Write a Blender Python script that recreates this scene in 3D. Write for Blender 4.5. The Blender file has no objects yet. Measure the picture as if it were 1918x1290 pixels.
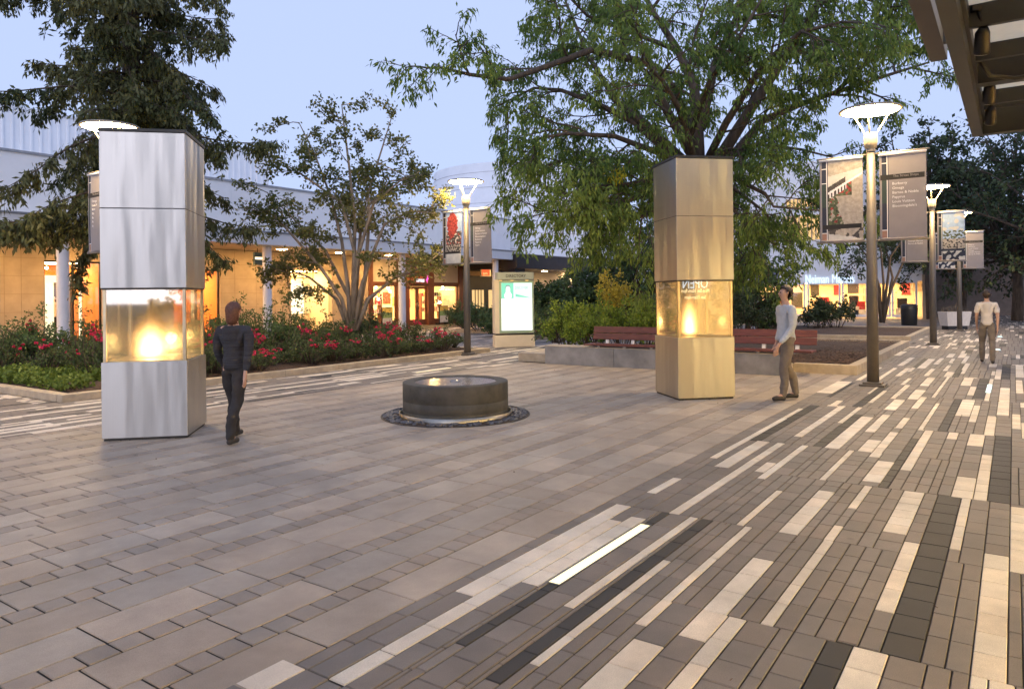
import bpy, bmesh, math, random
import numpy as np
from mathutils import Vector, Matrix, noise
SC = bpy.context.scene
COL = SC.collection
R = math.radians
PI = math.pi
RNG = np.random.default_rng(11)
random.seed(5)

# ------------------------------------------------------------------ camera
# world axes follow the plaza: +X runs down the shopping street, +Y to its left side
CA, CH, CF, CCX, CHY, CR = R(34.7), 1.75, 1358.0, 959.0, 553.0, R(-0.6)
FW = (math.cos(CA), math.sin(CA)); RT = (math.sin(CA), -math.cos(CA))

def ray(px, py):
    dx = (px - CCX) / CF; dy = (CHY - py) / CF
    a = dx * math.cos(CR) - dy * math.sin(CR); b = dx * math.sin(CR) + dy * math.cos(CR)
    return (FW[0] + a * RT[0], FW[1] + a * RT[1], b)
def at_depth(px, py, D):
    d = ray(px, py); return Vector((d[0] * D, d[1] * D, CH + d[2] * D))
def on_ground(px, py, z=0.0):
    d = ray(px, py); t = (z - CH) / d[2]; return Vector((d[0] * t, d[1] * t, z))
def on_y(px, py, Y):
    d = ray(px, py); t = Y / d[1]; return Vector((d[0] * t, Y, CH + d[2] * t))
def on_x(px, py, X):
    d = ray(px, py); t = X / d[0]; return Vector((X, d[1] * t, CH + d[2] * t))

cam_d = bpy.data.cameras.new('camera'); cam = bpy.data.objects.new('camera', cam_d); COL.objects.link(cam)
cam.location = (0, 0, CH)
cam.rotation_mode = 'QUATERNION'
m = Matrix((RT + (0,), (0, 0, 1), (-FW[0], -FW[1], 0))).transposed()
cam.rotation_quaternion = (m.to_quaternion() @ Matrix.Rotation(-CR if False else CR, 3, 'Z').to_quaternion())
cam_d.sensor_width = 36; cam_d.lens = 36 * CF / 1918
cam_d.shift_y = -(645 - CHY) / 1918
cam_d.clip_start = 0.05; cam_d.clip_end = 3000
SC.camera = cam

# ------------------------------------------------------------------ object helpers
def link(o, parent=None):
    COL.objects.link(o)
    if parent is not None: o.parent = parent
    return o
def tag(o, label=None, cat=None, group=None, kind=None):
    if label: o['label'] = label
    if cat: o['category'] = cat
    if group: o['group'] = group
    if kind: o['kind'] = kind
    return o
def thing(name, label, cat, loc=(0, 0, 0), rz=0.0, group=None):
    o = bpy.data.objects.new(name, None); o.empty_display_size = .2
    link(o); o.location = loc; o.rotation_euler = (0, 0, rz)
    return tag(o, label, cat, group)
def copy_tree(o, parent=None, loc=None, rz=None, label=None, group=None):
    c = o.copy(); COL.objects.link(c)
    if parent is not None: c.parent = parent
    for ch in list(o.children): copy_tree(ch, c)
    if loc is not None: c.location = loc
    if rz is not None: c.rotation_euler = (0, 0, rz)
    if label: c['label'] = label
    if group: c['group'] = group
    return c

class MB:
    """collects shapes and links them as one mesh object"""
    def __init__(s): s.v = []; s.f = []; s.mi = []; s.sm = []
    def add(s, vs, fs, mi=0, smooth=False):
        n = len(s.v); s.v += [tuple(p) for p in vs]
        for f in fs: s.f.append(tuple(i + n for i in f)); s.mi.append(mi); s.sm.append(smooth)
        return s
    def box(s, x0, x1, y0, y1, z0, z1, mi=0, bev=0.0, rz=0.0, c=None):
        if bev > 0:
            b = bev; bm = bmesh.new(); bmesh.ops.create_cube(bm, size=1)
            for v in bm.verts: v.co = Vector(((x0 + x1) / 2 + v.co.x * (x1 - x0), (y0 + y1) / 2 + v.co.y * (y1 - y0), (z0 + z1) / 2 + v.co.z * (z1 - z0)))
            bmesh.ops.bevel(bm, geom=bm.edges[:], offset=b, segments=2, affect='EDGES', profile=.5)
            bm.verts.index_update()
            vs = [v.co.copy() for v in bm.verts]; fs = [tuple(v.index for v in f.verts) for f in bm.faces]; bm.free()
        else:
            vs = [Vector(p) for p in [(x0,y0,z0),(x1,y0,z0),(x1,y1,z0),(x0,y1,z0),(x0,y0,z1),(x1,y0,z1),(x1,y1,z1),(x0,y1,z1)]]
            fs = [(0,3,2,1),(4,5,6,7),(0,1,5,4),(1,2,6,5),(2,3,7,6),(3,0,4,7)]
        if rz:
            cx, cy = c if c else ((x0 + x1) / 2, (y0 + y1) / 2); ca, sa = math.cos(rz), math.sin(rz)
            vs = [Vector((cx + (p.x - cx) * ca - (p.y - cy) * sa, cy + (p.x - cx) * sa + (p.y - cy) * ca, p.z)) for p in vs]
        return s.add(vs, fs, mi)
    def tube(s, pts, rad, n=8, mi=0, cap=True):
        pts = [Vector(p) for p in pts]; rs = rad if isinstance(rad, (list, tuple)) else [rad] * len(pts)
        vs, fs = [], []; up = None
        for i, p in enumerate(pts):
            t = (pts[min(i + 1, len(pts) - 1)] - pts[max(i - 1, 0)])
            if t.length < 1e-7: t = Vector((0, 0, 1))
            t.normalize()
            if up is None: up = t.orthogonal().normalized()
            up = (up - t * up.dot(t))
            if up.length < 1e-5: up = t.orthogonal()
            up.normalize(); w = t.cross(up)
            for k in range(n):
                a = 2 * PI * k / n; vs.append(p + (up * math.cos(a) + w * math.sin(a)) * rs[i])
        for i in range(len(pts) - 1):
            for k in range(n): fs.append((i*n+k, i*n+(k+1) % n, (i+1)*n+(k+1) % n, (i+1)*n+k))
        if cap: fs += [tuple(range(n - 1, -1, -1)), tuple((len(pts)-1)*n + k for k in range(n))]
        return s.add(vs, fs, mi, True)
    def lathe(s, prof, c=(0, 0, 0), n=32, mi=0, smooth=True):
        vs, fs = [], []
        for r, z in prof:
            for k in range(n):
                a = 2 * PI * k / n; vs.append((c[0] + r * math.cos(a), c[1] + r * math.sin(a), c[2] + z))
        for i in range(len(prof) - 1):
            for k in range(n): fs.append((i*n+k, i*n+(k+1) % n, (i+1)*n+(k+1) % n, (i+1)*n+k))
        return s.add(vs, fs, mi, smooth)
    def disc(s, c, r, n=32, mi=0, up=True):
        vs = [(c[0] + r * math.cos(2*PI*k/n), c[1] + r * math.sin(2*PI*k/n), c[2]) for k in range(n)]
        return s.add(vs, [tuple(range(n)) if up else tuple(range(n - 1, -1, -1))], mi)
    def quad(s, a, b, c, d, mi=0): return s.add([a, b, c, d], [(0, 1, 2, 3)], mi)
    def build(s, name, mats, parent=None, kind=None, autosmooth=False):
        me = bpy.data.meshes.new(name); me.from_pydata(s.v, [], s.f); me.update()
        mats = mats if isinstance(mats, (list, tuple)) else [mats]
        for mt in mats: me.materials.append(mt)
        me.polygons.foreach_set('material_index', s.mi); me.polygons.foreach_set('use_smooth', s.sm)
        o = bpy.data.objects.new(name, me); link(o, parent)
        if kind: o['kind'] = kind
        return o

# ------------------------------------------------------------------ materials
def newmat(name):
    mt = bpy.data.materials.new(name); mt.use_nodes = True; nt = mt.node_tree
    return mt, nt, nt.nodes['Principled BSDF']
def N(nt, t, **kw):
    n = nt.nodes.new(t)
    for k, v in kw.items():
        if k in n.inputs: n.inputs[k].default_value = v
        else: setattr(n, k, v)
    return n
def c4(c): return (c[0], c[1], c[2], 1)
def mat(name, c, rough=.7, metal=0.0, var=.12, scale=6.0, bump=0.0, bscale=40.0, spec=.5, c2=None, stretch=(1, 1, 1), ao=0):
    mt, nt, b = newmat(name); L = nt.links.new
    b.inputs['Roughness'].default_value = rough; b.inputs['Metallic'].default_value = metal
    b.inputs['Specular IOR Level'].default_value = spec
    tc = N(nt, 'ShaderNodeTexCoord'); mp = N(nt, 'ShaderNodeMapping'); mp.inputs['Scale'].default_value = stretch
    L(tc.outputs['Object'], mp.inputs['Vector'])
    nz = N(nt, 'ShaderNodeTexNoise', Scale=scale, Detail=6.0, Roughness=.6); L(mp.outputs[0], nz.inputs['Vector'])
    rp = N(nt, 'ShaderNodeValToRGB')
    ca = c2 if c2 else tuple(x * (1 - var * 1.6) for x in c)
    rp.color_ramp.elements[0].position = .3; rp.color_ramp.elements[1].position = .7
    rp.color_ramp.elements[0].color = c4(ca); rp.color_ramp.elements[1].color = c4(tuple(min(1, x * (1 + var)) for x in c))
    L(nz.outputs['Fac'], rp.inputs['Fac']); L(rp.outputs['Color'], b.inputs['Base Color'])
    if bump:
        n2 = N(nt, 'ShaderNodeTexNoise', Scale=bscale, Detail=5.0); L(mp.outputs[0], n2.inputs['Vector'])
        bp = N(nt, 'ShaderNodeBump', Strength=bump, Distance=.02); L(n2.outputs['Fac'], bp.inputs['Height']); L(bp.outputs[0], b.inputs['Normal'])
    return mt
def emit(name, c, s):
    mt = bpy.data.materials.new(name); mt.use_nodes = True; nt = mt.node_tree; nt.nodes.clear()
    e = N(nt, 'ShaderNodeEmission', Color=c4(c), Strength=s); o = N(nt, 'ShaderNodeOutputMaterial'); nt.links.new(e.outputs[0], o.inputs[0]); return mt
def glassmat(name, tint=(.9, .92, .9), fac=.12, rough=.02):
    mt = bpy.data.materials.new(name); mt.use_nodes = True; nt = mt.node_tree; nt.nodes.clear(); L = nt.links.new
    t = N(nt, 'ShaderNodeBsdfTransparent', Color=c4(tint)); g = N(nt, 'ShaderNodeBsdfGlossy', Roughness=rough, Color=c4((.9, .9, .9)))
    m = N(nt, 'ShaderNodeMixShader', Fac=fac); o = N(nt, 'ShaderNodeOutputMaterial')
    L(t.outputs[0], m.inputs[1]); L(g.outputs[0], m.inputs[2]); L(m.outputs[0], o.inputs[0]); return mt
def hazyglass(name):
    """heat stained glass: mostly clear, partly mirror, with a pale film"""
    mt = glassmat(name, (.95, .94, .88), .20, .03); nt = mt.node_tree; L = nt.links.new; out = nt.nodes['Material Output']; src = out.inputs[0].links[0].from_socket
    d = N(nt, 'ShaderNodeBsdfDiffuse', Color=(.62, .58, .40, 1)); t = N(nt, 'ShaderNodeBsdfTranslucent', Color=(.62, .58, .40, 1)); a = N(nt, 'ShaderNodeMixShader', Fac=.5); m = N(nt, 'ShaderNodeMixShader', Fac=.06)
    L(d.outputs[0], a.inputs[1]); L(t.outputs[0], a.inputs[2]); L(src, m.inputs[1]); L(a.outputs[0], m.inputs[2]); L(m.outputs[0], out.inputs[0]); return mt
def translucent(name, c, f=.5):
    mt = mat(name, c, .7); nt = mt.node_tree; L = nt.links.new; out = nt.nodes['Material Output']; t = N(nt, 'ShaderNodeBsdfTranslucent', Color=c4(c)); m = N(nt, 'ShaderNodeMixShader', Fac=f)
    L(nt.nodes['Principled BSDF'].outputs[0], m.inputs[1]); L(t.outputs[0], m.inputs[2]); L(m.outputs[0], out.inputs[0]); return mt
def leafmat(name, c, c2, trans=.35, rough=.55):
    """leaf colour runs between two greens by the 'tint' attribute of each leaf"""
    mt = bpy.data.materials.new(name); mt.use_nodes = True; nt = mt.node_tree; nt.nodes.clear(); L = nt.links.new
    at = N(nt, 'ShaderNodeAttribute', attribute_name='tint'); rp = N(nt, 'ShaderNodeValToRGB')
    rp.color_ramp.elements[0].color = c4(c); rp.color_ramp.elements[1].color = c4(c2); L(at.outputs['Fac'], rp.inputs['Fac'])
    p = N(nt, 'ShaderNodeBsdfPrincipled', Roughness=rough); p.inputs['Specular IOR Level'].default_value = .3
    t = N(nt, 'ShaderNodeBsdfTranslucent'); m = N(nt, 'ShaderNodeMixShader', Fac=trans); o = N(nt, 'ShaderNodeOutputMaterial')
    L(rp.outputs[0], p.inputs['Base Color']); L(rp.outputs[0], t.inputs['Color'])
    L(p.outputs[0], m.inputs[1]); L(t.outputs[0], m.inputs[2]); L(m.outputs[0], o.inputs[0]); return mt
def steelmat(name, c=(.50, .49, .48), rough=.24, warp=.11):
    mt, nt, b = newmat(name); L = nt.links.new
    b.inputs['Metallic'].default_value = 1; b.inputs['Roughness'].default_value = rough
    tc = N(nt, 'ShaderNodeTexCoord')
    mp = N(nt, 'ShaderNodeMapping'); mp.inputs['Scale'].default_value = (120, 120, 1.2); L(tc.outputs['Object'], mp.inputs['Vector'])
    n1 = N(nt, 'ShaderNodeTexNoise', Scale=1.0, Detail=4.0); L(mp.outputs[0], n1.inputs['Vector'])
    mr = N(nt, 'ShaderNodeMapRange'); mr.inputs['To Min'].default_value = rough - .08; mr.inputs['To Max'].default_value = rough + .10
    L(n1.outputs['Fac'], mr.inputs['Value']); L(mr.outputs[0], b.inputs['Roughness'])
    rp = N(nt, 'ShaderNodeValToRGB'); rp.color_ramp.elements[0].color = c4(tuple(x * .86 for x in c)); rp.color_ramp.elements[1].color = c4(c)
    L(n1.outputs['Fac'], rp.inputs['Fac']); L(rp.outputs[0], b.inputs['Base Color'])
    mp2 = N(nt, 'ShaderNodeMapping'); mp2.inputs['Scale'].default_value = (3.0, 3.0, .5); L(tc.outputs['Object'], mp2.inputs['Vector'])
    n2 = N(nt, 'ShaderNodeTexNoise', Scale=1.0, Detail=1.5); L(mp2.outputs[0], n2.inputs['Vector'])
    bp = N(nt, 'ShaderNodeBump', Strength=1.0, Distance=warp); L(n2.outputs['Fac'], bp.inputs['Height'])
    bp2 = N(nt, 'ShaderNodeBump', Strength=.12, Distance=.002); L(n1.outputs['Fac'], bp2.inputs['Height']); L(bp.outputs[0], bp2.inputs['Normal'])
    L(bp2.outputs[0], b.inputs['Normal'])
    b.inputs['Anisotropic'].default_value = .85; tv = N(nt, 'ShaderNodeCombineXYZ'); tv.inputs[2].default_value = 1.0; L(tv.outputs[0], b.inputs['Tangent']); return mt

M = {}
M['steel'] = steelmat('brushed_steel', (.41, .40, .385), .31, .024); M['steel_flat'] = mat('satin_steel', (.36, .33, .28), .35, 1.0, .1, 20)
M['brass'] = mat('warm_steel_frame', (.50, .42, .29), .35, 1.0, .1, 10)
M['dark_metal'] = mat('dark_metal', (.03, .028, .026), .5, .3, .2, 10)
M['pole'] = mat('taupe_pole_paint', (.125, .108, .09), .45, .2, .06, 8)
M['lamp_metal'] = mat('lamp_head_paint', (.30, .26, .20), .45, .2, .06, 8)
M['kerb'] = mat('kerb_stone', (.42, .34, .24), .8, 0, .14, 5, .25, 60)
M['concrete'] = mat('grey_concrete', (.25, .235, .22), .85, 0, .22, 2.2, .2, 40)
M['conc_top'] = mat('smooth_concrete_top', (.40, .34, .27), .75, 0, .12, 4, .1, 50)
M['fount'] = mat('dark_basalt', (.068, .065, .056), .8, 0, .25, 5, .1, 70)
M['pebble'] = mat('dark_pebble', (.10, .10, .11), .4, 0, .35, 14)
M['soil'] = mat('bark_mulch', (.075, .045, .03), .95, 0, .5, 30, .8, 70)
M['chip'] = mat('bark_chip', (.12, .065, .038), .9, 0, .6, 9)
M['bark'] = mat('tree_bark', (.085, .062, .045), .95, 0, .35, 9, .9, 30, stretch=(1, 1, .25))
M['bark_pale'] = mat('pale_bark', (.28, .22, .16), .9, 0, .3, 9, .6, 30, stretch=(1, 1, .25))
M['wood_red'] = mat('red_stained_wood', (.125, .034, .024), .5, 0, .25, 3, .2, 30, stretch=(6, 1, 6))
M['white_wall'] = mat('white_render', (.80, .80, .82), .8, 0, .04, 1.2, .05, 60)
M['white_metal'] = mat('white_cladding', (.74, .75, .77), .6, 0, .04, 1.0)
M['fascia'] = mat('white_fascia', (.70, .71, .74), .6, 0, .04, 1.0)
M['tan_stone'] = mat('tan_stone', (.46, .36, .24), .85, 0, .09, 2, .1, 40)
M['soffit'] = mat('soffit', (.62, .54, .42), .8, 0, .04, 2)
M['column'] = mat('white_column', (.70, .70, .73), .55, 0, .04, 2)
M['wood_brown'] = mat('brown_shopfront_wood', (.16, .055, .026), .45, 0, .2, 3, .1, 20, stretch=(5, 5, 1))
M['dark_green'] = mat('dark_green_front', (.022, .026, .02), .5, 0, .2, 3)
M['black'] = mat('black_paint', (.012, .012, .013), .45, 0, .1, 5)
M['dark_canopy'] = mat('dark_canopy', (.02, .02, .026), .4, .2, .2, 3)
M['grey_wall'] = mat('dim_brown_brick', (.16, .13, .115), .9, 0, .15, 3, .2, 30)
M['cream_room'] = mat('cream_shop_wall', (.78, .66, .46), .8, 0, .05, 2)
M['orange_room'] = mat('orange_shop_wall', (.75, .30, .08), .8, 0, .05, 2)
M['shop_floor'] = mat('shop_floor', (.4, .3, .2), .4, 0, .1, 4)
M['banner'] = mat('taupe_banner_cloth', (.255, .228, .225), .85, 0, .06, 3)
M['banner_navy'] = mat('navy_print', (.022, .028, .05), .8, 0, .1, 5)
M['banner_green'] = mat('green_print', (.03, .05, .045), .8, 0, .1, 5)
M['banner_black'] = mat('black_print', (.02, .017, .016), .8, 0, .1, 5)
M['print_white'] = mat('white_print', (.75, .72, .70), .8, 0, .03, 5)
M['print_rust'] = mat('rust_print', (.32, .17, .12), .8, 0, .1, 5)
M['pic_sky'] = mat('pale_print', (.55, .53, .48), .8, 0, .12, 6)
M['pic_ground'] = mat('paving_print', (.40, .35, .29), .8, 0, .2, 14)
M['pic_leaf'] = mat('foliage_print', (.10, .12, .06), .8, 0, .6, 18)
M['pic_dark'] = mat('dark_print', (.07, .06, .055), .8, 0, .4, 14)
M['pic_red'] = mat('red_print', (.38, .05, .04), .8, 0, .5, 16)
M['pic_blue'] = mat('blue_print', (.34, .45, .62), .8, 0, .15, 6)
M['sign_beige'] = mat('sign_beige_paint', (.62, .54, .42), .6, 0, .04, 3)
M['sign_grey'] = mat('sign_grey_panel', (.34, .38, .34), .5, 0, .05, 3)
M['sign_green'] = mat('sign_green_frame', (.30, .40, .28), .5, 0, .05, 3)
M['letter_dark'] = mat('dark_lettering', (.05, .055, .05), .6, 0, .05, 3)
M['can_brown'] = mat('bronze_beam_paint', (.040, .041, .036), .5, .1, .12, 3)
M['can_tan'] = mat('tan_fascia_paint', (.15, .125, .105), .55, 0, .06, 3)
M['can_panel'] = translucent('cream_roof_panel', (.80, .72, .52), .6)
M['glass'] = glassmat('shop_glass', (.95, .95, .93), .10)
M['fire_glass'] = hazyglass('fire_glass')
M['water'] = mat('still_water', (.17, .165, .165), .16, 0, .1, 3, .12, 9, spec=1.0)
M['lamp_glow'] = emit('lamp_glow', (1.0, .69, .32), 130.0)
M['rim_glow'] = emit('lamp_rim_glow', (1.0, .60, .20), 1.6)
M['soffit_glow'] = emit('downlight_glow', (1.0, .56, .19), 360.0)
M['room_glow'] = emit('shop_ceiling_glow', (1.0, .64, .27), 26.0)
M['room_glow_r'] = emit('canopy_shop_ceiling_glow', (1.0, .73, .32), 75.0)
M['spot_glow'] = emit('shop_spot_glow', (1.0, .75, .45), 60.0)
M['strip_glow'] = emit('ground_strip_glow', (1.0, .86, .50), 1.5)
M['cool_glow'] = emit('ground_strip_cool_glow', (.78, 1.0, .95), 1.6)
M['screen_white'] = emit('backlit_map', (.98, 1.0, .96), 1.25)
M['screen_green'] = emit('backlit_green', (.25, .72, .48), 1.0)
M['screen_pale'] = emit('backlit_pale_green', (.72, .95, .84), 1.1)
M['screen_grey'] = emit('backlit_grey_text', (.38, .42, .40), .8)
M['letter_glow'] = emit('lit_white_letters', (.9, .95, 1.0), 1.2)
M['letter_blue'] = emit('lit_blue_white_letters', (.62, .78, 1.0), 1.25)
M['pink_glow'] = emit('lit_pink_sign', (1.0, .12, .55), 1.4)
M['red_glow'] = emit('lit_red_sign', (.85, .13, .04), 1.0)
M['yellow_glow'] = emit('lit_amber_panel', (1.0, .62, .22), 1.2)
M['win_warm'] = emit('lit_blind', (1.0, .62, .26), .85)
M['added_gold_glow'] = emit('added_reflection_glow', (1.0, .76, .30), 2.2)  # glow of the windows added to gild the pillar reflection
M['win_bright'] = emit('lit_window_wall', (1.0, .80, .48), 1.9)
M['skin'] = mat('skin', (.48, .29, .21), .6, 0, .05, 8)
M['hair_red'] = mat('auburn_hair', (.115, .045, .025), .6, 0, .3, 40)
M['hair'] = mat('brown_hair', (.05, .03, .02), .6, 0, .3, 40)
M['navy_cloth'] = mat('navy_striped_cloth', (.03, .03, .037), .9, 0, .3, 12, .8, 7, stretch=(.2, .2, 6))
M['black_cloth'] = mat('charcoal_cloth', (.028, .025, .026), .9, 0, .2, 12, .8, 7)
M['pale_shirt'] = mat('pale_grey_shirt', (.46, .48, .50), .9, 0, .08, 8, .8, 7)
M['white_shirt'] = mat('white_shirt', (.62, .57, .52), .9, 0, .06, 8, .8, 7)
M['khaki'] = mat('taupe_trousers', (.17, .14, .115), .9, 0, .1, 8, .8, 7)
M['shoe'] = mat('dark_shoe', (.03, .025, .022), .6, 0, .1, 8)
M['eye'] = mat('eye', (.05, .04, .035), .3, 0, .05, 8)
M['red_goods'] = mat('red_goods', (.55, .04, .05), .6); M['white_goods'] = mat('white_goods', (.75, .72, .66), .6)
M['green_goods'] = mat('green_goods', (.22, .34, .12), .6); M['yellow_goods'] = mat('yellow_goods', (.7, .5, .1), .6)
M['dark_goods'] = mat('dark_goods', (.05, .04, .05), .6)
M['lf_locust'] = leafmat('locust_leaf', (.080, .140, .032), (.26, .33, .065), 0.5)
M['lf_locust_y'] = leafmat('yellow_locust_leaf', (.35, .33, .02), (.55, .48, .03), .4)
M['lf_conifer'] = leafmat('conifer_needle', (.050, .068, .026), (.150, .145, .055), 0.25)
M['lf_orn'] = leafmat('small_tree_leaf', (.085, .11, .035), (.26, .24, .075), 0.45)
M['lf_dark'] = leafmat('dark_tree_leaf', (.026, .042, .022), (.070, .10, .040), 0.3)
M['lf_bright'] = leafmat('bright_shrub_leaf', (0.0825, 0.1500, 0.0240), (0.2550, 0.3300, 0.0450), .35)
M['lf_yellow'] = leafmat('yellow_shrub_leaf', (0.3900, 0.3120, 0.0390), (0.7150, 0.5460, 0.0780), .35)
M['lf_hedge'] = leafmat('hedge_leaf', (0.0418, 0.0798, 0.0304), (0.1140, 0.1710, 0.0570), .25)
M['lf_rose'] = leafmat('rose_leaf', (0.0340, 0.0612, 0.0238), (0.1105, 0.1445, 0.0476), .3)
M['lf_cover'] = leafmat('ground_cover_leaf', (0.0840, 0.1400, 0.0210), (0.2100, 0.2660, 0.0560), .3)
M['petal'] = leafmat('rose_petal', (.42, .012, .05), (.75, .07, .17), .3)
SKY, EXPO, SUN_EL, SUN_ROT, SUNP, CLOUD = 0.10, 0.40, 6.0, 240.0, 1.2, 0.85

# ------------------------------------------------------------------ paving
STRIPS=[tuple(float(v) for v in r.split(',')) for r in '''5.52,6.82,1.30,1.44,1
3.90,5.86,1.055,1.125,1
5.89,7.20,0.66,0.81,1
4.42,5.74,0.55,0.65,1
3.94,7.21,0.38,0.55,2
5.74,7.21,0.31,0.38,1
3.77,5.77,0.04,0.18,1
7.25,9.21,0.21,0.30,1
7.28,10.50,0.04,0.20,2
7.21,9.80,0.95,1.02,2
7.37,8.34,1.02,1.18,1
6.38,7.17,1.06,1.13,1
3.44,3.91,0.51,0.68,1
3.35,3.92,0.67,0.79,2
2.88,4.49,1.86,1.92,1
3.52,5.46,2.04,2.11,1
3.54,5.47,1.62,1.68,1
3.54,4.85,1.30,1.44,1
3.01,3.88,1.19,1.29,1
2.80,3.38,1.44,1.61,1
2.65,5.46,1.92,2.01,2
2.84,5.41,2.27,2.34,2
3.34,5.38,2.61,2.75,1
2.24,5.07,2.52,2.61,1
3.67,5.23,2.37,2.50,1
1.98,2.22,2.76,2.93,1
5.94,6.55,2.60,2.69,1
5.38,8.64,2.20,2.29,1
5.49,6.61,1.69,1.75,1
5.99,6.62,1.69,1.76,1
6.95,8.71,1.94,2.02,1
7.31,8.75,1.46,1.52,1
7.55,11.45,2.61,2.69,1
7.21,8.66,2.37,2.52,1
8.68,11.88,2.48,2.62,2
9.21,11.97,2.13,2.23,1
10.52,11.96,1.90,1.97,1
8.77,11.30,1.79,1.90,2
8.72,11.16,1.62,1.78,1
9.97,11.50,1.45,1.56,1
10.43,11.36,1.19,1.28,1
10.41,13.05,0.96,1.02,1
8.78,9.46,1.31,1.44,1
8.48,10.12,1.19,1.29,1
8.02,10.41,0.84,0.94,1
9.68,10.46,0.31,0.46,1
10.48,12.12,0.21,0.32,1
10.52,13.74,0.70,0.80,2
11.89,13.75,0.53,0.70,1
11.43,13.10,0.43,0.52,1
9.99,10.49,0.57,0.68,1
12.26,15.69,0.07,0.22,1
11.14,12.43,-0.06,0.04,1
11.99,13.16,1.45,1.61,1
12.31,13.70,1.19,1.29,1
13.34,14.68,1.29,1.46,1
13.70,17.15,1.08,1.14,1
17.23,18.25,1.06,1.21,1
15.39,16.81,1.31,1.46,1
13.28,15.32,1.60,1.69,1
15.35,16.56,1.70,1.78,1
12.61,14.27,1.85,1.92,1
13.58,14.73,2.03,2.10,1
12.07,15.11,1.92,2.05,2
16.84,18.68,1.94,2.05,1
15.88,18.62,2.20,2.29,1
15.70,18.60,2.51,2.61,1
13.43,15.26,2.60,2.86,1
12.98,15.20,2.53,2.60,2
11.93,12.61,2.27,2.37,1
17.29,18.80,1.46,1.56,1
18.44,19.87,1.22,1.31,1
17.98,20.52,0.87,0.98,1
17.20,20.23,0.95,1.06,2
15.75,17.26,0.68,0.84,1
13.89,17.15,0.42,0.57,2
14.34,15.62,0.56,0.67,1
13.81,17.14,0.34,0.41,1
17.19,19.36,0.24,0.34,1
17.28,20.80,0.08,0.23,2
15.02,17.14,-0.12,-0.01,1
17.76,20.70,-0.16,-0.01,1
19.22,21.73,2.16,2.29,1
18.81,21.50,1.67,1.84,1
18.85,21.52,1.84,1.93,2
19.96,21.82,1.50,1.61,1
20.49,21.76,1.25,1.34,1
20.63,22.81,0.98,1.08,1
19.86,20.65,0.35,0.50,1'''.split()]

class Pave:
    def __init__(s): s.v = []; s.f = []; s.c = []
    def add(s, x0, x1, y0, y1, col, ch=True, gap=.003):
        if x1 - x0 < .02 or y1 - y0 < .02: return
        z = random.uniform(-.0012, .0012); n = len(s.v)
        x0 += gap; x1 -= gap; y0 += gap; y1 -= gap
        if ch:
            e = .004; zt = z; zb = z - .006
            s.v += [(x0, y0, zb), (x1, y0, zb), (x1, y1, zb), (x0, y1, zb), (x0+e, y0+e, zt), (x1-e, y0+e, zt), (x1-e, y1-e, zt), (x0+e, y1-e, zt)]
            s.f += [(n+4, n+5, n+6, n+7), (n, n+1, n+5, n+4), (n+1, n+2, n+6, n+5), (n+2, n+3, n+7, n+6), (n+3, n, n+4, n+7)]
            s.c += [col] * 20
        else:
            s.v += [(x0, y0, z), (x1, y0, z), (x1, y1, z), (x0, y1, z)]; s.f.append((n, n+1, n+2, n+3)); s.c += [col] * 4
    def build(s, name, mt):
        me = bpy.data.meshes.new(name); me.from_pydata(s.v, [], s.f); me.update(); me.materials.append(mt)
        a = me.color_attributes.new('tone', 'FLOAT_COLOR', 'CORNER')
        arr = np.ones((len(s.c), 4), np.float32); arr[:, :3] = np.array(s.c, np.float32); a.data.foreach_set('color', arr.ravel())
        o = bpy.data.objects.new(name, me); link(o); o['kind'] = 'structure'; return o
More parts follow.
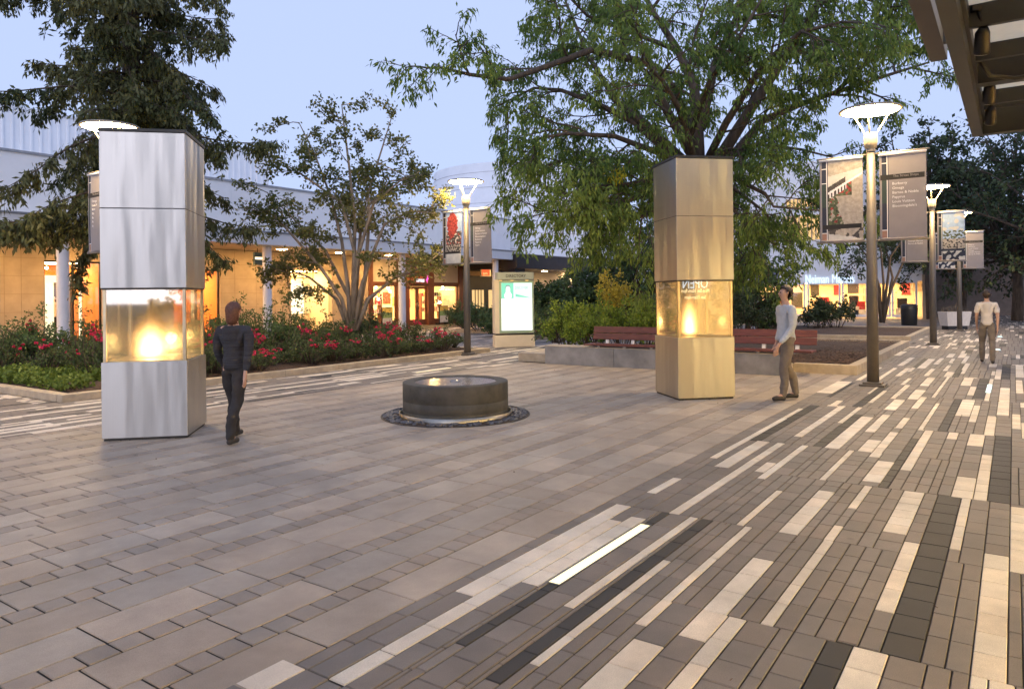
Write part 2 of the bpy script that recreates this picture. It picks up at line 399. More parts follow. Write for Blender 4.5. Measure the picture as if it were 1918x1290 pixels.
def pavemat(name, rough, mott):
    mt, nt, b = newmat(name); L = nt.links.new
    at = N(nt, 'ShaderNodeAttribute', attribute_name='tone'); tc = N(nt, 'ShaderNodeTexCoord')
    n1 = N(nt, 'ShaderNodeTexNoise', Scale=2.3, Detail=7.0, Roughness=.65); L(tc.outputs['Object'], n1.inputs['Vector'])
    n2 = N(nt, 'ShaderNodeTexNoise', Scale=220.0, Detail=2.0); L(tc.outputs['Object'], n2.inputs['Vector'])
    m1 = N(nt, 'ShaderNodeMapRange'); m1.inputs['From Min'].default_value = .3; m1.inputs['From Max'].default_value = .7; m1.inputs['To Min'].default_value = 1 - mott; m1.inputs['To Max'].default_value = 1 + mott * .6; L(n1.outputs['Fac'], m1.inputs['Value'])
    m2 = N(nt, 'ShaderNodeMapRange'); m2.inputs['From Min'].default_value = .3; m2.inputs['From Max'].default_value = .7; m2.inputs['To Min'].default_value = .82; m2.inputs['To Max'].default_value = 1.16; L(n2.outputs['Fac'], m2.inputs['Value'])
    mm = N(nt, 'ShaderNodeMath', operation='MULTIPLY'); L(m1.outputs[0], mm.inputs[0]); L(m2.outputs[0], mm.inputs[1])
    vm = N(nt, 'ShaderNodeVectorMath', operation='SCALE'); L(at.outputs['Color'], vm.inputs[0]); L(mm.outputs[0], vm.inputs['Scale'])
    vo = N(nt, 'ShaderNodeTexVoronoi', Scale=2.1); L(tc.outputs['Object'], vo.inputs['Vector'])
    sp = N(nt, 'ShaderNodeMapRange'); sp.inputs['From Min'].default_value = .035; sp.inputs['From Max'].default_value = .075; sp.inputs['To Min'].default_value = .68; sp.inputs['To Max'].default_value = 1; L(vo.outputs['Distance'], sp.inputs['Value'])
    n3 = N(nt, 'ShaderNodeTexNoise', Scale=.55, Detail=5.0, Roughness=.7); L(tc.outputs['Object'], n3.inputs['Vector'])
    s3 = N(nt, 'ShaderNodeMapRange'); s3.inputs['From Min'].default_value = .35; s3.inputs['From Max'].default_value = .62; s3.inputs['To Min'].default_value = .84; s3.inputs['To Max'].default_value = 1.06; L(n3.outputs['Fac'], s3.inputs['Value'])
    m3 = N(nt, 'ShaderNodeMath', operation='MULTIPLY'); L(sp.outputs[0], m3.inputs[0]); L(s3.outputs[0], m3.inputs[1])
    v3 = N(nt, 'ShaderNodeVectorMath', operation='SCALE'); L(vm.outputs[0], v3.inputs[0]); L(m3.outputs[0], v3.inputs['Scale'])
    L(v3.outputs[0], b.inputs['Base Color'])
    mr = N(nt, 'ShaderNodeMapRange'); mr.inputs['To Min'].default_value = rough - .12; mr.inputs['To Max'].default_value = rough + .16; L(n1.outputs['Fac'], mr.inputs['Value']); L(mr.outputs[0], b.inputs['Roughness'])
    bp = N(nt, 'ShaderNodeBump', Strength=.35, Distance=.003); L(n2.outputs['Fac'], bp.inputs['Height']); L(bp.outputs[0], b.inputs['Normal'])
    b.inputs['Specular IOR Level'].default_value = .45
    return mt
PM = pavemat('paver_stone', .60, .24)
def tone(base, v=.10, w=.03):
    k = 1 + random.uniform(-v, v); h = random.uniform(-w, w)
    return (base[0] * k * (1 + h), base[1] * k, base[2] * k * (1 - h))
GREY, WHITE, DARK, SLAB, SMALL = (.188, .164, .144), (.68, .605, .505), (.037, .034, .031), (.365, .305, .242), (.300, .250, .202)
BANDS = [-2.7, -1.05, .6, 2.25, 3.9, 5.47, 7.2, 8.72, 10.47, 12.04, 13.72, 15.34, 17.16, 18.82, 20.6, 22.2]
while BANDS[-1] < 62: BANDS.append(BANDS[-1] + 1.66)
MODS = [.07, .10, .10, .16, .16]
def fill_rows(y0, y1):
    """rows of the three paver widths that fill y0..y1 exactly"""
    rows, y = [], y0
    while y1 - y > .21:
        w = random.choice(MODS); rows.append([y, y + w]); y += w
    if y1 - y > .025: 
        if y1 - y > .17: rows += [[y, y + .1], [y + .1, y1]]
        else: rows.append([y, y1])
    elif rows: rows[-1][1] = y1
    return rows
def courses(P, X0, X1, Y0, Y1, strips, pw, pd, seed, skip=None, lmax=1.66, known=None):
    random.seed(seed)
    for b0, b1 in zip(BANDS[:-1], BANDS[1:]):
        b0, b1 = max(b0, X0), min(b1, X1)
        if b1 - b0 < .05: continue
        cand = sorted([s for s in strips if min(s[1], b1) - max(s[0], b0) > .22], key=lambda s: -(min(s[1], b1) - max(s[0], b0)))
        acc = []
        for s in cand:
            y0, y1 = s[2], s[3]
            for a in acc:
                if y0 < a[1] and y1 > a[0]:
                    if (y0 + y1) / 2 < (a[0] + a[1]) / 2: y1 = min(y1, a[0])
                    else: y0 = max(y0, a[1])
            if y1 - y0 > .045: acc.append([y0, y1])
        acc.sort(); rows, y = [], Y0
        for a in acc:
            if a[0] - y > .03: rows += fill_rows(y, a[0])
            elif rows: a[0] = rows[-1][1]
            rows.append([max(a[0], y), a[1]]); y = a[1]
        if Y1 - y > .03: rows += fill_rows(y, Y1)
        far = b0 > 24
        for y0, y1 in rows:
            w = y1 - y0; ym = (y0 + y1) / 2
            segs = []
            for s in strips:
                if min(s[3], y1) - max(s[2], y0) > .5 * w and s[1] > b0 and s[0] < b1:
                    segs.append([max(s[0], b0) if abs(s[0] - b0) > .14 else b0, min(s[1], b1) if abs(s[1] - b1) > .14 else b1, int(s[4])])
            if not segs and random.random() < (pw + pd) * (.12 if known and known(b0, ym) else 1):
                L = random.choice([.5, .9, 1.3, lmax]) * min(1, (b1 - b0) / 1.66); st = b0 if random.random() < .5 else b1 - L
                segs.append([max(b0, st), min(b1, st + L), 1 if random.random() < pw / (pw + pd) else 2])
            segs.sort(); x = b0; parts = []
            for s in segs:
                if s[0] - x > .04: parts.append([x, s[0], 0])
                parts.append([max(x, s[0]), s[1], s[2]]); x = max(x, s[1])
            if b1 - x > .04: parts.append([x, b1, 0])
            for p0, p1, k in parts:
                Lb = (.28 if w > .13 else .30) * random.choice([1, 1, .85, 1.15]) if not far else .6
                if far and k: Lb = 2
                n = max(1, round((p1 - p0) / Lb)); cuts = [p0 + (p1 - p0) * i / n for i in range(n + 1)]
                if n > 2 and k == 0 and not far:
                    for i in range(1, n): cuts[i] += random.uniform(-.03, .03)
                for i in range(n):
                    xm = (cuts[i] + cuts[i+1]) / 2
                    if skip and skip(xm, ym): continue
                    col = tone((GREY, WHITE, DARK)[k], (.12, .045, .15)[k])
                    P.add(cuts[i], cuts[i+1], y0, y1, col, not far, .003 if not far else .006)
def build_paving():
    P = Pave()
    courses(P, -2.7, 60, -3.6, 2.84, STRIPS, .26, .09, 3, skip=lambda x, y: y > 2.78 and 16.7 < x < 25.9, known=lambda x, y: 2.2 < x < 21.5 and y > -.02)
    courses(P, -2.7, 40, 10.6, 13.36, [(12.38, 13.64, 11.22, 11.32, 0), (4.3, 5.3, 11.72, 11.82, 1), (4.0, 6.6, 11.05, 11.13, 1), (3.9, 5.5, 10.72, 10.8, 1), (4.5, 6.9, 12.3, 12.44, 1), (5.0, 7.1, 11.36, 11.45, 1), (5.2, 8.6, 12.86, 12.96, 1), (8.7, 12, 12.1, 12.2, 1), (9, 12.4, 11.55, 11.62, 1), (8.5, 10.4, 11.0, 11.08, 1), (11, 15.5, 12.5, 12.57, 1)], .34, .12, 4)
    courses(P, -2.7, 5.75, 13.36, 25.5, [], .34, .12, 6)
    courses(P, 18.15, 40, 13.36, 25.5, [], .30, .10, 7)
    # large slabs alternating with rows of small setts
    random.seed(8); y = 2.84; k = 0
    while y < 10.59:
        sl = [.33, .16] if k % 3 != 2 else [.33, .33, .16]
        for w in sl:
            y1 = min(y + w, 10.6)
            if 10.6 - y1 < .07: y1 = 10.6
            if y1 - y < .03: break
            big = w > .2; L = .645 if big else .1615; x = -2.6 - random.uniform(0, .6)
            xe = 15.72 if y > 4.05 else 16.62
            while x < xe:
                x1 = x + L * (random.choice([1, 1, 1, 1, 1.02]) if big else 1)
                if big and random.random() < .05: x1 = x + .33
                P.add(x, min(x1, xe), y, y1, tone(SLAB if big else SMALL, .13, .03), True, .0052); x = x1
            y = y1
        k += 1
    # bay beyond the planting bed, long plain setts
    random.seed(9); y = 2.84
    while y < 10.6:
        x = 25.95
        while x < 60: P.add(x, x + 1.3, y, y + .33, tone((.16, .145, .14), .12), False, .006); x += 1.3
        y += .33
    y = 10.2
    P.build('paving', PM)
build_paving()

g = MB(); g.quad((-250, -250, -.012), (400, -250, -.012), (400, 250, -.012), (-250, 250, -.012))
g.build('ground', mat('joint_sand', (.06, .052, .045), .95, 0, .2, 1.5, .3, 80), kind='structure')

# ------------------------------------------------------------------ kerbs and planting beds
def kerb(pts, h, w, name='kerb'):
    b = MB()
    for (x0, x1, y0, y1) in pts: b.box(x0, x1, y0, y1, -.01, h, bev=.012)
    return b.build(name, M['kerb'], kind='structure')
def runs(a0, a1, L=1.5):
    n = max(1, round((a1 - a0) / L)); return [(a0 + (a1 - a0) * i / n + .002, a0 + (a1 - a0) * (i + 1) / n - .002) for i in range(n)]
kb = [(a, b, 13.36, 13.56) for a, b in runs(5.78, 18.1)] + [(5.78, 5.98, a, b) for a, b in runs(13.57, 23.5)] + [(17.9, 18.1, a, b) for a, b in runs(13.57, 23.5)] + [(a, b, 23.5, 23.7) for a, b in runs(5.78, 18.1)]
kerb(kb, .13, .2)
kb = [(16.62, 16.82, a, b) for a, b in runs(2.72, 4.0)] + [(a, b, 2.72, 2.92) for a, b in runs(16.83, 25.9)] + [(25.7, 25.9, a, b) for a, b in runs(2.93, 9.8)] + [(16.2, 16.62, 4.0, 4.16)] + [(a, b, 9.62, 9.82) for a, b in runs(16.3, 25.69)]
kerb(kb, .20, .2)
kb = [(28.9, 29.1, a, b) for a, b in runs(3.2, 9.6)] + [(a, b, 3.0, 3.2) for a, b in runs(28.9, 37)] + [(36.9, 37.1, a, b) for a, b in runs(3.2, 9.6)]
kerb(kb, .16, .2)
kb = [(27.0, 27.2, a, b) for a, b in runs(12.2, 22.0)] + [(a, b, 12.0, 12.2) for a, b in runs(27.0, 44)]
kerb(kb, .18, .2)
def bed(x0, x1, y0, y1, z, n=40, amp=.05, mt='soil', name='soil'):
    vs, fs = [], []; nx, ny = n, max(4, int(n * (y1 - y0) / (x1 - x0)))
    for j in range(ny + 1):
        for i in range(nx + 1):
            x = x0 + (x1 - x0) * i / nx; y = y0 + (y1 - y0) * j / ny
            e = min(i, nx - i, j, ny - j); h = z + min(1, e / 4) * amp * (.6 + 1.2 * noise.noise(Vector((x * .5, y * .5, 1)))) + .012 * noise.noise(Vector((x * 5, y * 5, 3)))
            vs.append((x, y, h))
    for j in range(ny):
        for i in range(nx): a = j * (nx + 1) + i; fs.append((a, a + 1, a + nx + 2, a + nx + 1))
    b = MB(); b.add(vs, fs, 0, True); return b.build(name, M[mt], kind='structure')
bed(5.97, 17.91, 13.55, 23.51, .07, 70, .10)
bed(16.76, 25.71, 2.91, 9.63, .13, 70, .10)
bed(16.15, 16.75, 4.15, 9.63, .13, 8, .02)
bed(29.09, 36.91, 3.19, 9.6, .10, 20, .12)
bed(27.19, 44, 12.19, 22, .12, 24, .12)
def scatter_chips(name, boxes, n, size, mt, label, cat, seed):
    rg = np.random.default_rng(seed); vs, fs = [], []
    per = n // len(boxes)
    for (x0, x1, y0, y1, z) in boxes:
        P = np.stack([rg.uniform(x0, x1, per), rg.uniform(y0, y1, per), z + rg.uniform(0, .03 if z > .05 else .004, per)], 1)
        for p in P:
            a = rg.uniform(0, PI); l = size * rg.uniform(.5, 1.5); w = l * rg.uniform(.2, .5); t = rg.uniform(-.5, .5); ca, sa = math.cos(a), math.sin(a); k = len(vs)
            for sx, sy in ((-1, -1), (1, -1), (1, 1), (-1, 1)):
                vs.append((p[0] + sx*l*ca - sy*w*sa, p[1] + sx*l*sa + sy*w*ca, p[2] + sx * l * t * .6))
            fs.append((k, k+1, k+2, k+3))
    b = MB(); b.add(vs, fs); o = b.build(name, M[mt], kind='stuff'); tag(o, label, cat); return o
scatter_chips('bark_chips', [(16.85, 25.6, 3.0, 6.5, .19), (16.85, 20.5, 2.95, 4.5, .19)], 9000, .028, 'chip', 'loose brown bark chips covering the bed behind the red bench', 'bark chips', 2)
scatter_chips('bark_chips', [(6.0, 17.8, 13.58, 15.2, .12)], 3000, .03, 'chip', 'dark bark chips along the front of the kerbed rose bed', 'bark chips', 3)

scatter_chips('fallen_leaves', [(3, 15, -.2, 10, .006)], 90, .014, 'chip', 'a few small dry fallen leaves scattered over the paving', 'fallen leaves', 12)
# ------------------------------------------------------------------ fire pillars
def flame_mat(name, rad, kz, power, p):
    """glowing gas: emission falls off with distance from the core, stretched upward"""
    mt = bpy.data.materials.new(name); mt.use_nodes = True; nt = mt.node_tree; nt.nodes.clear(); L = nt.links.new
    tc = N(nt, 'ShaderNodeTexCoord'); sp = N(nt, 'ShaderNodeSeparateXYZ'); L(tc.outputs['Object'], sp.inputs[0])
    z = N(nt, 'ShaderNodeMath', operation='SUBTRACT'); z.inputs[1].default_value = .09; L(sp.outputs['Z'], z.inputs[0])
    up = N(nt, 'ShaderNodeMath', operation='GREATER_THAN'); up.inputs[1].default_value = 0; L(z.outputs[0], up.inputs[0])
    kk = N(nt, 'ShaderNodeMapRange'); kk.inputs['To Min'].default_value = 1.6; kk.inputs['To Max'].default_value = kz; L(up.outputs[0], kk.inputs['Value'])
    zz = N(nt, 'ShaderNodeMath', operation='MULTIPLY'); L(z.outputs[0], zz.inputs[0]); L(kk.outputs[0], zz.inputs[1])
    cb = N(nt, 'ShaderNodeCombineXYZ'); L(sp.outputs['X'], cb.inputs[0]); L(sp.outputs['Y'], cb.inputs[1]); L(zz.outputs[0], cb.inputs[2])
    ln = N(nt, 'ShaderNodeVectorMath', operation='LENGTH'); L(cb.outputs[0], ln.inputs[0])
    mr = N(nt, 'ShaderNodeMapRange'); mr.inputs['From Min'].default_value = rad; mr.inputs['From Max'].default_value = 0; L(ln.outputs['Value'], mr.inputs['Value'])
    pw = N(nt, 'ShaderNodeMath', operation='POWER'); pw.inputs[1].default_value = p; L(mr.outputs[0], pw.inputs[0])
    st = N(nt, 'ShaderNodeMath', operation='MULTIPLY'); st.inputs[1].default_value = power; L(pw.outputs[0], st.inputs[0])
    rp = N(nt, 'ShaderNodeValToRGB'); rp.color_ramp.elements[0].color = (1, .30, .04, 1); rp.color_ramp.elements[1].color = (1, .70, .28, 1); rp.color_ramp.elements[1].position = .75; L(mr.outputs[0], rp.inputs['Fac'])
    em = N(nt, 'ShaderNodeEmission'); L(rp.outputs[0], em.inputs['Color']); L(st.outputs[0], em.inputs['Strength'])
    o = N(nt, 'ShaderNodeOutputMaterial'); L(em.outputs[0], o.inputs['Volume']); return mt
def fire_pillar(cx, cy, label, H, fl_off, rad, kz, power, pexp, lpow):
    t = thing('fire_pillar', label, 'fire pillar', (cx, cy, 0), R(45))
    a = .5
    MB().box(-a + .02, a - .02, -a + .02, a - .02, -.01, .03).build('plinth', M['dark_metal'], t)
    z1, z2, z3, z4 = H
    MB().box(-a, a, -a, a, .03, z1, bev=.004).build('base_cladding', M['steel'], t)
    MB().box(-a, a, -a, a, z2, z3 - .004, bev=.004).build('middle_cladding', M['steel'], t)
    MB().box(-a, a, -a, a, z3 + .004, z4, bev=.004).build('upper_cladding', M['steel'], t)
    MB().box(-a + .004, a - .004, -a + .004, a - .004, z3 - .0045, z3 + .0045).build('cladding_seam', M['dark_metal'], t)
    MB().box(-a - .012, a + .012, -a - .012, a + .012, z4 + .001, z4 + .045, bev=.006).build('cap', M['dark_metal'], t)
    MB().box(-a + .03, a - .03, -a + .03, a - .03, z1 + .0005, z1 + .012).build('burner_tray', M['brass'], t)
    MB().box(-a + .01, a - .01, -a + .01, a - .01, z2 - .02, z2 - .001).build('fire_hood', M['dark_metal'], t)
    for sx in (-1, 1):
        for sy in (-1, 1):
            MB().box(sx * .463 - .018, sx * .463 + .018, sy * .463 - .018, sy * .463 + .018, z1 + .001, z2 - .021).build('corner_post', M['brass'], t)
    for k in range(4):
        b = MB(); b.box(-.443, .443, -.474, -.468, z1 + .001, z2 - .022)
        o = b.build('glass_pane', M['fire_glass'], t); o.rotation_euler = (0, 0, k * PI / 2)
    f = MB(); top = min(.80, .09 + rad / kz); pr = [(.001, .0)]
    for i in range(13):
        q = i / 12; zq = top * q; dz = (zq - .09) * (kz if zq > .09 else 1.6); pr.append((max(.001, math.sqrt(max(0, rad ** 2 - dz * dz)) * 1.02), zq + .001))
    f.lathe(pr + [(.001, top + .002)], n=24)
    o = f.build('flame', flame_mat('gas_flame', rad, kz, power, pexp), t); o.location = (fl_off[0], fl_off[1], z1 + .014)
    l = bpy.data.lights.new('flame_light', 'POINT'); l.energy = lpow; l.color = (1, .5, .16); l.shadow_soft_size = .08
    lo = bpy.data.objects.new('flame_light', l); link(lo, t); lo.location = (fl_off[0], fl_off[1], z1 + .22)
    return t
def text_mesh(name, s, size, mt, parent=None, loc=(0, 0, 0), rot=(0, 0, 0), depth=.004, align='LEFT', sx=1.0, mirror=False, bold=0):
    cu = bpy.data.curves.new(name, 'FONT'); cu.body = s; cu.size = size; cu.extrude = depth; cu.align_x = align; cu.align_y = 'BOTTOM_BASELINE'; cu.resolution_u = 2; cu.offset = bold
    tmp = bpy.data.objects.new(name, cu); COL.objects.link(tmp)
    bpy.context.view_layer.update()
    me = bpy.data.meshes.new_from_object(tmp.evaluated_get(bpy.context.evaluated_depsgraph_get()))
    bpy.data.objects.remove(tmp)
    for v in me.vertices: v.co.x *= sx * (-1 if mirror else 1)
    if mirror: me.flip_normals()
    me.materials.clear(); me.materials.append(mt); me.name = name
    o = bpy.data.objects.new(name, me); link(o, parent); o.location = loc; o.rotation_euler = rot; return o
fp1 = fire_pillar(5.17, 9.27, 'brushed steel fire pillar with a wide round glow, nearest the rose bed', (.97, 1.89, 2.88, 3.83), (.0, .07), .36, .56, 120, 3.8, 5)
fp2 = fire_pillar(12.0, 4.53, 'golden steel fire pillar with a tall narrow flame, in front of the red benches', (1.02, 1.97, 3.02, 3.97), (-.22, .17), .21, .27, 85, 2.4, 4)
# reflection of a sign behind the viewer, built as glowing reversed letters
for s, z, sz, mt in (('OPEN', 1.835, .24, 'letter_blue'), ('Mon-Sat 10am-9pm', 1.765, .085, 'win_bright'), ('Sun 11am-6pm', 1.66, .085, 'win_bright')):
    text_mesh('lettering', s, sz, M[mt], fp2, (-.4655, .17, z), (R(90), 0, R(-90)), .0008, 'CENTER', .74, True)

# ------------------------------------------------------------------ fountain and pebbles
FX, FY = 8.33, 6.8
t = thing('drum_fountain', 'low round dark stone fountain with a shallow pool on top', 'fountain', (FX, FY, 0))
d = MB()
d.lathe([(.76, .0), (.775, .012), (.775, .088), (.772, .092), (.772, .096), (.775, .10), (.775, .235), (.772, .239), (.772, .243), (.775, .247), (.775, .485), (.771, .496), (.762, .50), (.615, .50), (.607, .498), (.604, .49), (.604, .455)], n=96)
d.build('stone_drum', M['fount'], t)
w = MB(); w.disc((0, 0, .489), .606, 64); w.build('water', M['water'], t)
n = MB(); n.lathe([(.001, .512), (.05, .510), (.075, .502), (.09, .490)], n=24); n.build('bubbler_jet', M['water'], t)
r = MB(); r.lathe([(.828, .0), (.828, .066), (.822, .068), (.816, .066), (.816, .0)], n=96); r.build('steel_ring', M['steel_flat'], t)
b = MB(); b.lathe([(.84, .006), (1.08, .006)], n=64); b.build('pebble_tray', M['soil'], t)
b = MB(); b.lathe([(1.08, .002), (1.08, .012), (1.095, .012), (1.095, .002)], n=64); b.build('tray_edge', M['dark_metal'], t)
pb = MB(); rg = random.Random(4)
for i in range(260):
    a = rg.uniform(0, 2 * PI); rr = rg.uniform(.86, 1.05); s = rg.uniform(.020, .040)
    bm = bmesh.new(); bmesh.ops.create_icosphere(bm, subdivisions=2, radius=s)
    rot = Matrix.Rotation(rg.uniform(0, PI), 3, 'Z')
    for v in bm.verts: v.co = rot @ Vector((v.co.x * rg.uniform(1.15, 1.25), v.co.y, v.co.z * .45)) + Vector((FX + rr * math.cos(a), FY + rr * math.sin(a), -.004 + s * .45 + (rg.random() < .15) * .012))
    bm.verts.index_update(); pb.add([v.co.copy() for v in bm.verts], [tuple(v.index for v in f.verts) for f in bm.faces], 0, True); bm.free()
tag(pb.build('pebbles', M['pebble'], kind='stuff'), 'ring of dark rounded pebbles around the drum fountain', 'pebbles')

# ------------------------------------------------------------------ ground lights
def ground_strip(x0, x1, y0, y1, label, glow='strip_glow'):
    t = thing('ground_light', label, 'ground light', ((x0 + x1) / 2, (y0 + y1) / 2, 0)); hx, hy = (x1 - x0) / 2, (y1 - y0) / 2
    f = MB(); f.box(-hx - .008, hx + .008, -hy - .008, -hy, -.01, .005); f.box(-hx - .008, hx + .008, hy, hy + .008, -.01, .005); f.box(-hx - .008, -hx, -hy, hy, -.01, .005); f.box(hx, hx + .008, -hy, hy, -.01, .005)
    f.build('trim_frame', M['steel_flat'], t); MB().box(-hx, hx, -hy, hy, -.01, .004).build('diffuser', M[glow], t); return t
ground_strip(3.75, 5.08, 2.272, 2.348, 'glowing linear light set flush in the paving, nearest and longest of the strips')
ground_strip(12.38, 13.64, 11.24, 11.30, 'glowing linear light flush in the striped path behind the round fountain')
ground_strip(14.78, 16.1, .345, .415, 'bluish white strip light in the striped paving right of the tall lamp post', 'cool_glow')
ground_strip(17.6, 18.9, 11.6, 11.68, 'glowing strip light in the paving in front of the directory sign')
def uplight(x, y, label):
    t = thing('ground_light', label, 'ground light', (x, y, 0))
    b = MB(); b.lathe([(.10, .0), (.10, .03), (.085, .045)], n=20); b.build('housing', M['steel_flat'], t)
    b = MB(); b.lathe([(.085, .045), (.06, .065), (.001, .072)], n=20); b.build('lens', M['cool_glow'], t)
uplight(24.96, .41, 'round white ground light beside the walking person in white, nearer one')
uplight(31.97, .44, 'round white ground light in the far striped paving, farther one')

# ------------------------------------------------------------------ low wall, step and benches
t = thing('low_wall', 'low grey concrete wall edging the shrub bed behind the red benches', 'low wall', (15.7, 4.02, 0))
for a, b in ((0, 2.0), (2.006, 3.9), (3.906, 5.85)):
    MB().box(0, .5, a, b, -.01, .44, bev=.012).build('wall_block', M['concrete'], t)
MB().box(-.006, .506, -.006, 5.856, .441, .465, bev=.006).build('coping', M['conc_top'], t)
t = thing('low_wall', 'short pinkish stone step block at the left end of the grey wall', 'step', (16.0, 9.95, 0))
MB().box(0, 1.1, 0, .95, -.01, .2, bev=.012).build('block', M['kerb'], t); MB().box(-.004, 1.104, -.004, .954, .201, .22, bev=.004).build('coping', M['conc_top'], t)
def bench(y0, y1, label):
    t = thing('park_bench', label, 'bench', (15.7, y0, .466)); L = y1 - y0
    for i in range(3):
        MB().box(-.05 + i * .155, .095 + i * .155, 0, L, .035, .075, bev=.006).build('seat_plank', M['wood_red'], t)
    for i in range(2):
        b = MB(); b.box(0, .035, 0, L, 0, .155, bev=.006); o = b.build('back_plank', M['wood_red'], t); o.location = (.43 + i * .035, 0, .17 + i * .163); o.rotation_euler = (0, R(12), 0)
    n = 3
    for i in range(n):
        y = L * (.18 + .32 * i)
        MB().box(-.02, .42, y - .04, y + .04, 0, .034).build('seat_bracket', M['steel_flat'], t)
        b = MB(); b.box(0, .03, y - .045, y + .045, 0, .46); o = b.build('back_bracket', M['lamp_metal'], t); o.location = (.445, 0, .034); o.rotation_euler = (0, R(12), 0)
        b = MB(); b.box(-.012, 0, y - .04, y + .04, .0, .15); o = b.build('bracket_plate', M['print_white'], t); o.location = (.443, 0, .036); o.rotation_euler = (0, R(12), 0)
    return t
yA1, yA0 = on_x(1106, 640, 16.0).y, 6.55
bench(yA0, yA1, 'red wooden bench on the grey wall, left of the golden fire pillar')
bench(on_x(1527, 640, 16.0).y, 5.6, 'red wooden bench on the end of the grey wall, right of the golden fire pillar')

# ------------------------------------------------------------------ street lamps and banners
def make_lamp():
    t = thing('street_lamp', 'lamp', 'street lamp', (0, 0, 0), 0, 'disc topped street lamps with banners')
    MB().box(-.21, .21, -.21, .21, 0, .035, bev=.008).box(-.16, .16, -.16, .16, .036, .075, bev=.01).build('base_plate', M['pole'], t)
    b = MB(); b.tube([(0, 0, .07), (0, 0, 2), (0, 0, 4.36)], [.105, .095, .072], 20); b.build('pole', M['pole'], t)
    b = MB(); b.lathe([(.075, 4.34), (.082, 4.35), (.082, 4.385), (.075, 4.395), (.075, 4.40), (.105, 4.42), (.115, 4.50), (.118, 4.66), (.09, 4.70), (.001, 4.70)], n=24); b.build('collar', M['lamp_metal'], t)
    for k in range(3):
        a = PI / 3 + k * 2 * PI / 3; c, s = math.cos(a), math.sin(a)
        b = MB(); b.tube([(c * .09, s * .09, 4.62), (c * .13, s * .13, 4.72), (c * .36, s * .36, 5.09)], .014, 8); b.build('strut', M['lamp_metal'], t)
    b = MB(); b.lathe([(.535, 5.105), (.54, 5.12), (.52, 5.14), (.36, 5.17), (.15, 5.19), (.001, 5.195)], n=48); b.lathe([(.535, 5.105), (.522, 5.10), (.518, 5.112)], n=48)
    d = b.build('lamp_disc', M['lamp_metal'], t)
    b = MB(); b.lathe([(.490, 5.102), (.38, 5.092), (.001, 5.086)], n=48); o = b.build('diffuser', M['lamp_glow'], d)
    b = MB(); b.lathe([(.520, 5.107), (.491, 5.102)], n=48); b.build('diffuser_rim', M['rim_glow'], d)
    for z in (4.30, 2.69):
        for s in (-1, 1):
            b = MB(); b.tube([(0, s * .06, z), (0, s * .95, z)], .016, 8); b.build('banner_arm', M['lamp_metal'], t)
    return t
lamp0 = make_lamp(); lamp0['label'] = 'tall lamp post nearest on the right, by the corner of the bark bed'; lamp0.location = (14.91, 2.17, 0)
LAMPS = [(14.91, 2.17, None), (27.05, 2.16, 'second lamp post along the right of the striped path, behind the tall one'),
         (36.9, 1.95, 'small far lamp post beyond the second one, beside the dark trees'),
         (16.84, 13.28, 'lamp post at the corner of the rose bed, left of the directory sign'),
         (7.2, 14.5, 'lamp post behind the left steel pillar, only its bright disc showing above'),
         (-3.3, 13.47, 'lamp post beside the rose bed outside the left edge of view')]
for x, y, lb in LAMPS[1:]: copy_tree(lamp0, None, (x, y, 0), 0, lb)
BM = ['banner', 'banner_navy', 'banner_green', 'banner_black', 'print_white', 'print_rust', 'pic_sky', 'pic_ground', 'pic_leaf', 'pic_dark', 'pic_red', 'pic_blue']
def edge_strip(u, v):
    if u < .045: return 0
    if u < .155:
        if v < .10: return 5
        for c in (.10, .42, .72, .9):
            if abs(v - c) < .004: return 4
        return 1 if v < .42 or v > .72 else 2
    if u < .175: return 4
    if u < .19: return 1
    return None
def pic_text(u, v):
    e = edge_strip(u, v)
    if .70 < v < .755 and .02 < u < .96: return 3
    return 0 if e is None else e
def nz(u, v, s=9, o=0): return noise.noise(Vector((u * s + o, v * s * 2, o)))
def pic_street(u, v):
    if .155 < v < .205 and .08 < u < .97: return 3
    e = edge_strip(u, v)
    if e is not None: return e
    if v < .155: return 6 if v + .10 * u < .12 + .02 * nz(u, v) else 7 if nz(u, v, 5) > -.15 else 9
    roof = .62 + .28 * (u - .2)
    if v > .88 - .1 * (1 - u): return 7
    if v > roof + .05: return 6
    if v > roof - .015: return 9 if u < .6 else 6
    if v > roof - .045: return 4
    if v > roof - .10 and u < .62: return 9 if int(u * 26) % 2 else 4
    path = .62 - .42 * v
    if u > path + .05 * nz(u, v, 6): return 7 if v < .55 or u > .75 else (8 if nz(u, v, 12, 3) > -.1 else 10)
    return 8 if nz(u, v, 12, 5) > -.12 else (10 if nz(u, v, 9, 8) > .05 else 7)
def pic_tree(u, v):
    if .19 < v < .235 and .10 < u < .95: return 3
    e = edge_strip(u, v)
    if e is not None: return 3 if e in (1, 2) else e
    if v < .19: return 6
    if v > .50 and abs(u - .5) < .28 * math.sqrt(max(0, 1 - ((v - .74) / .24) ** 2)) + .08 * nz(u, v, 10): return 10
    if v > .62: return 11
    if v > .36: return 9 if nz(u, v, 12, 2) > -.1 else (10 if nz(u, v, 12, 4) > 0 else 6)
    return 9 if nz(u, v, 14, 2) > 0 else 7
def pic_plaza(u, v):
    if .20 < v < .24 and .10 < u < .97: return 1
    e = edge_strip(u, v)
    if e is not None: return e
    if v < .2: return 6 if nz(u, v, 6) > 0 else 1
    if v > .62: return 11 if nz(u, v, 5) > -.15 else 6
    if v > .45: return 8 if nz(u, v, 12, 2) > 0 else 11
    return 7 if nz(u, v, 12, 6) > -.15 else 9
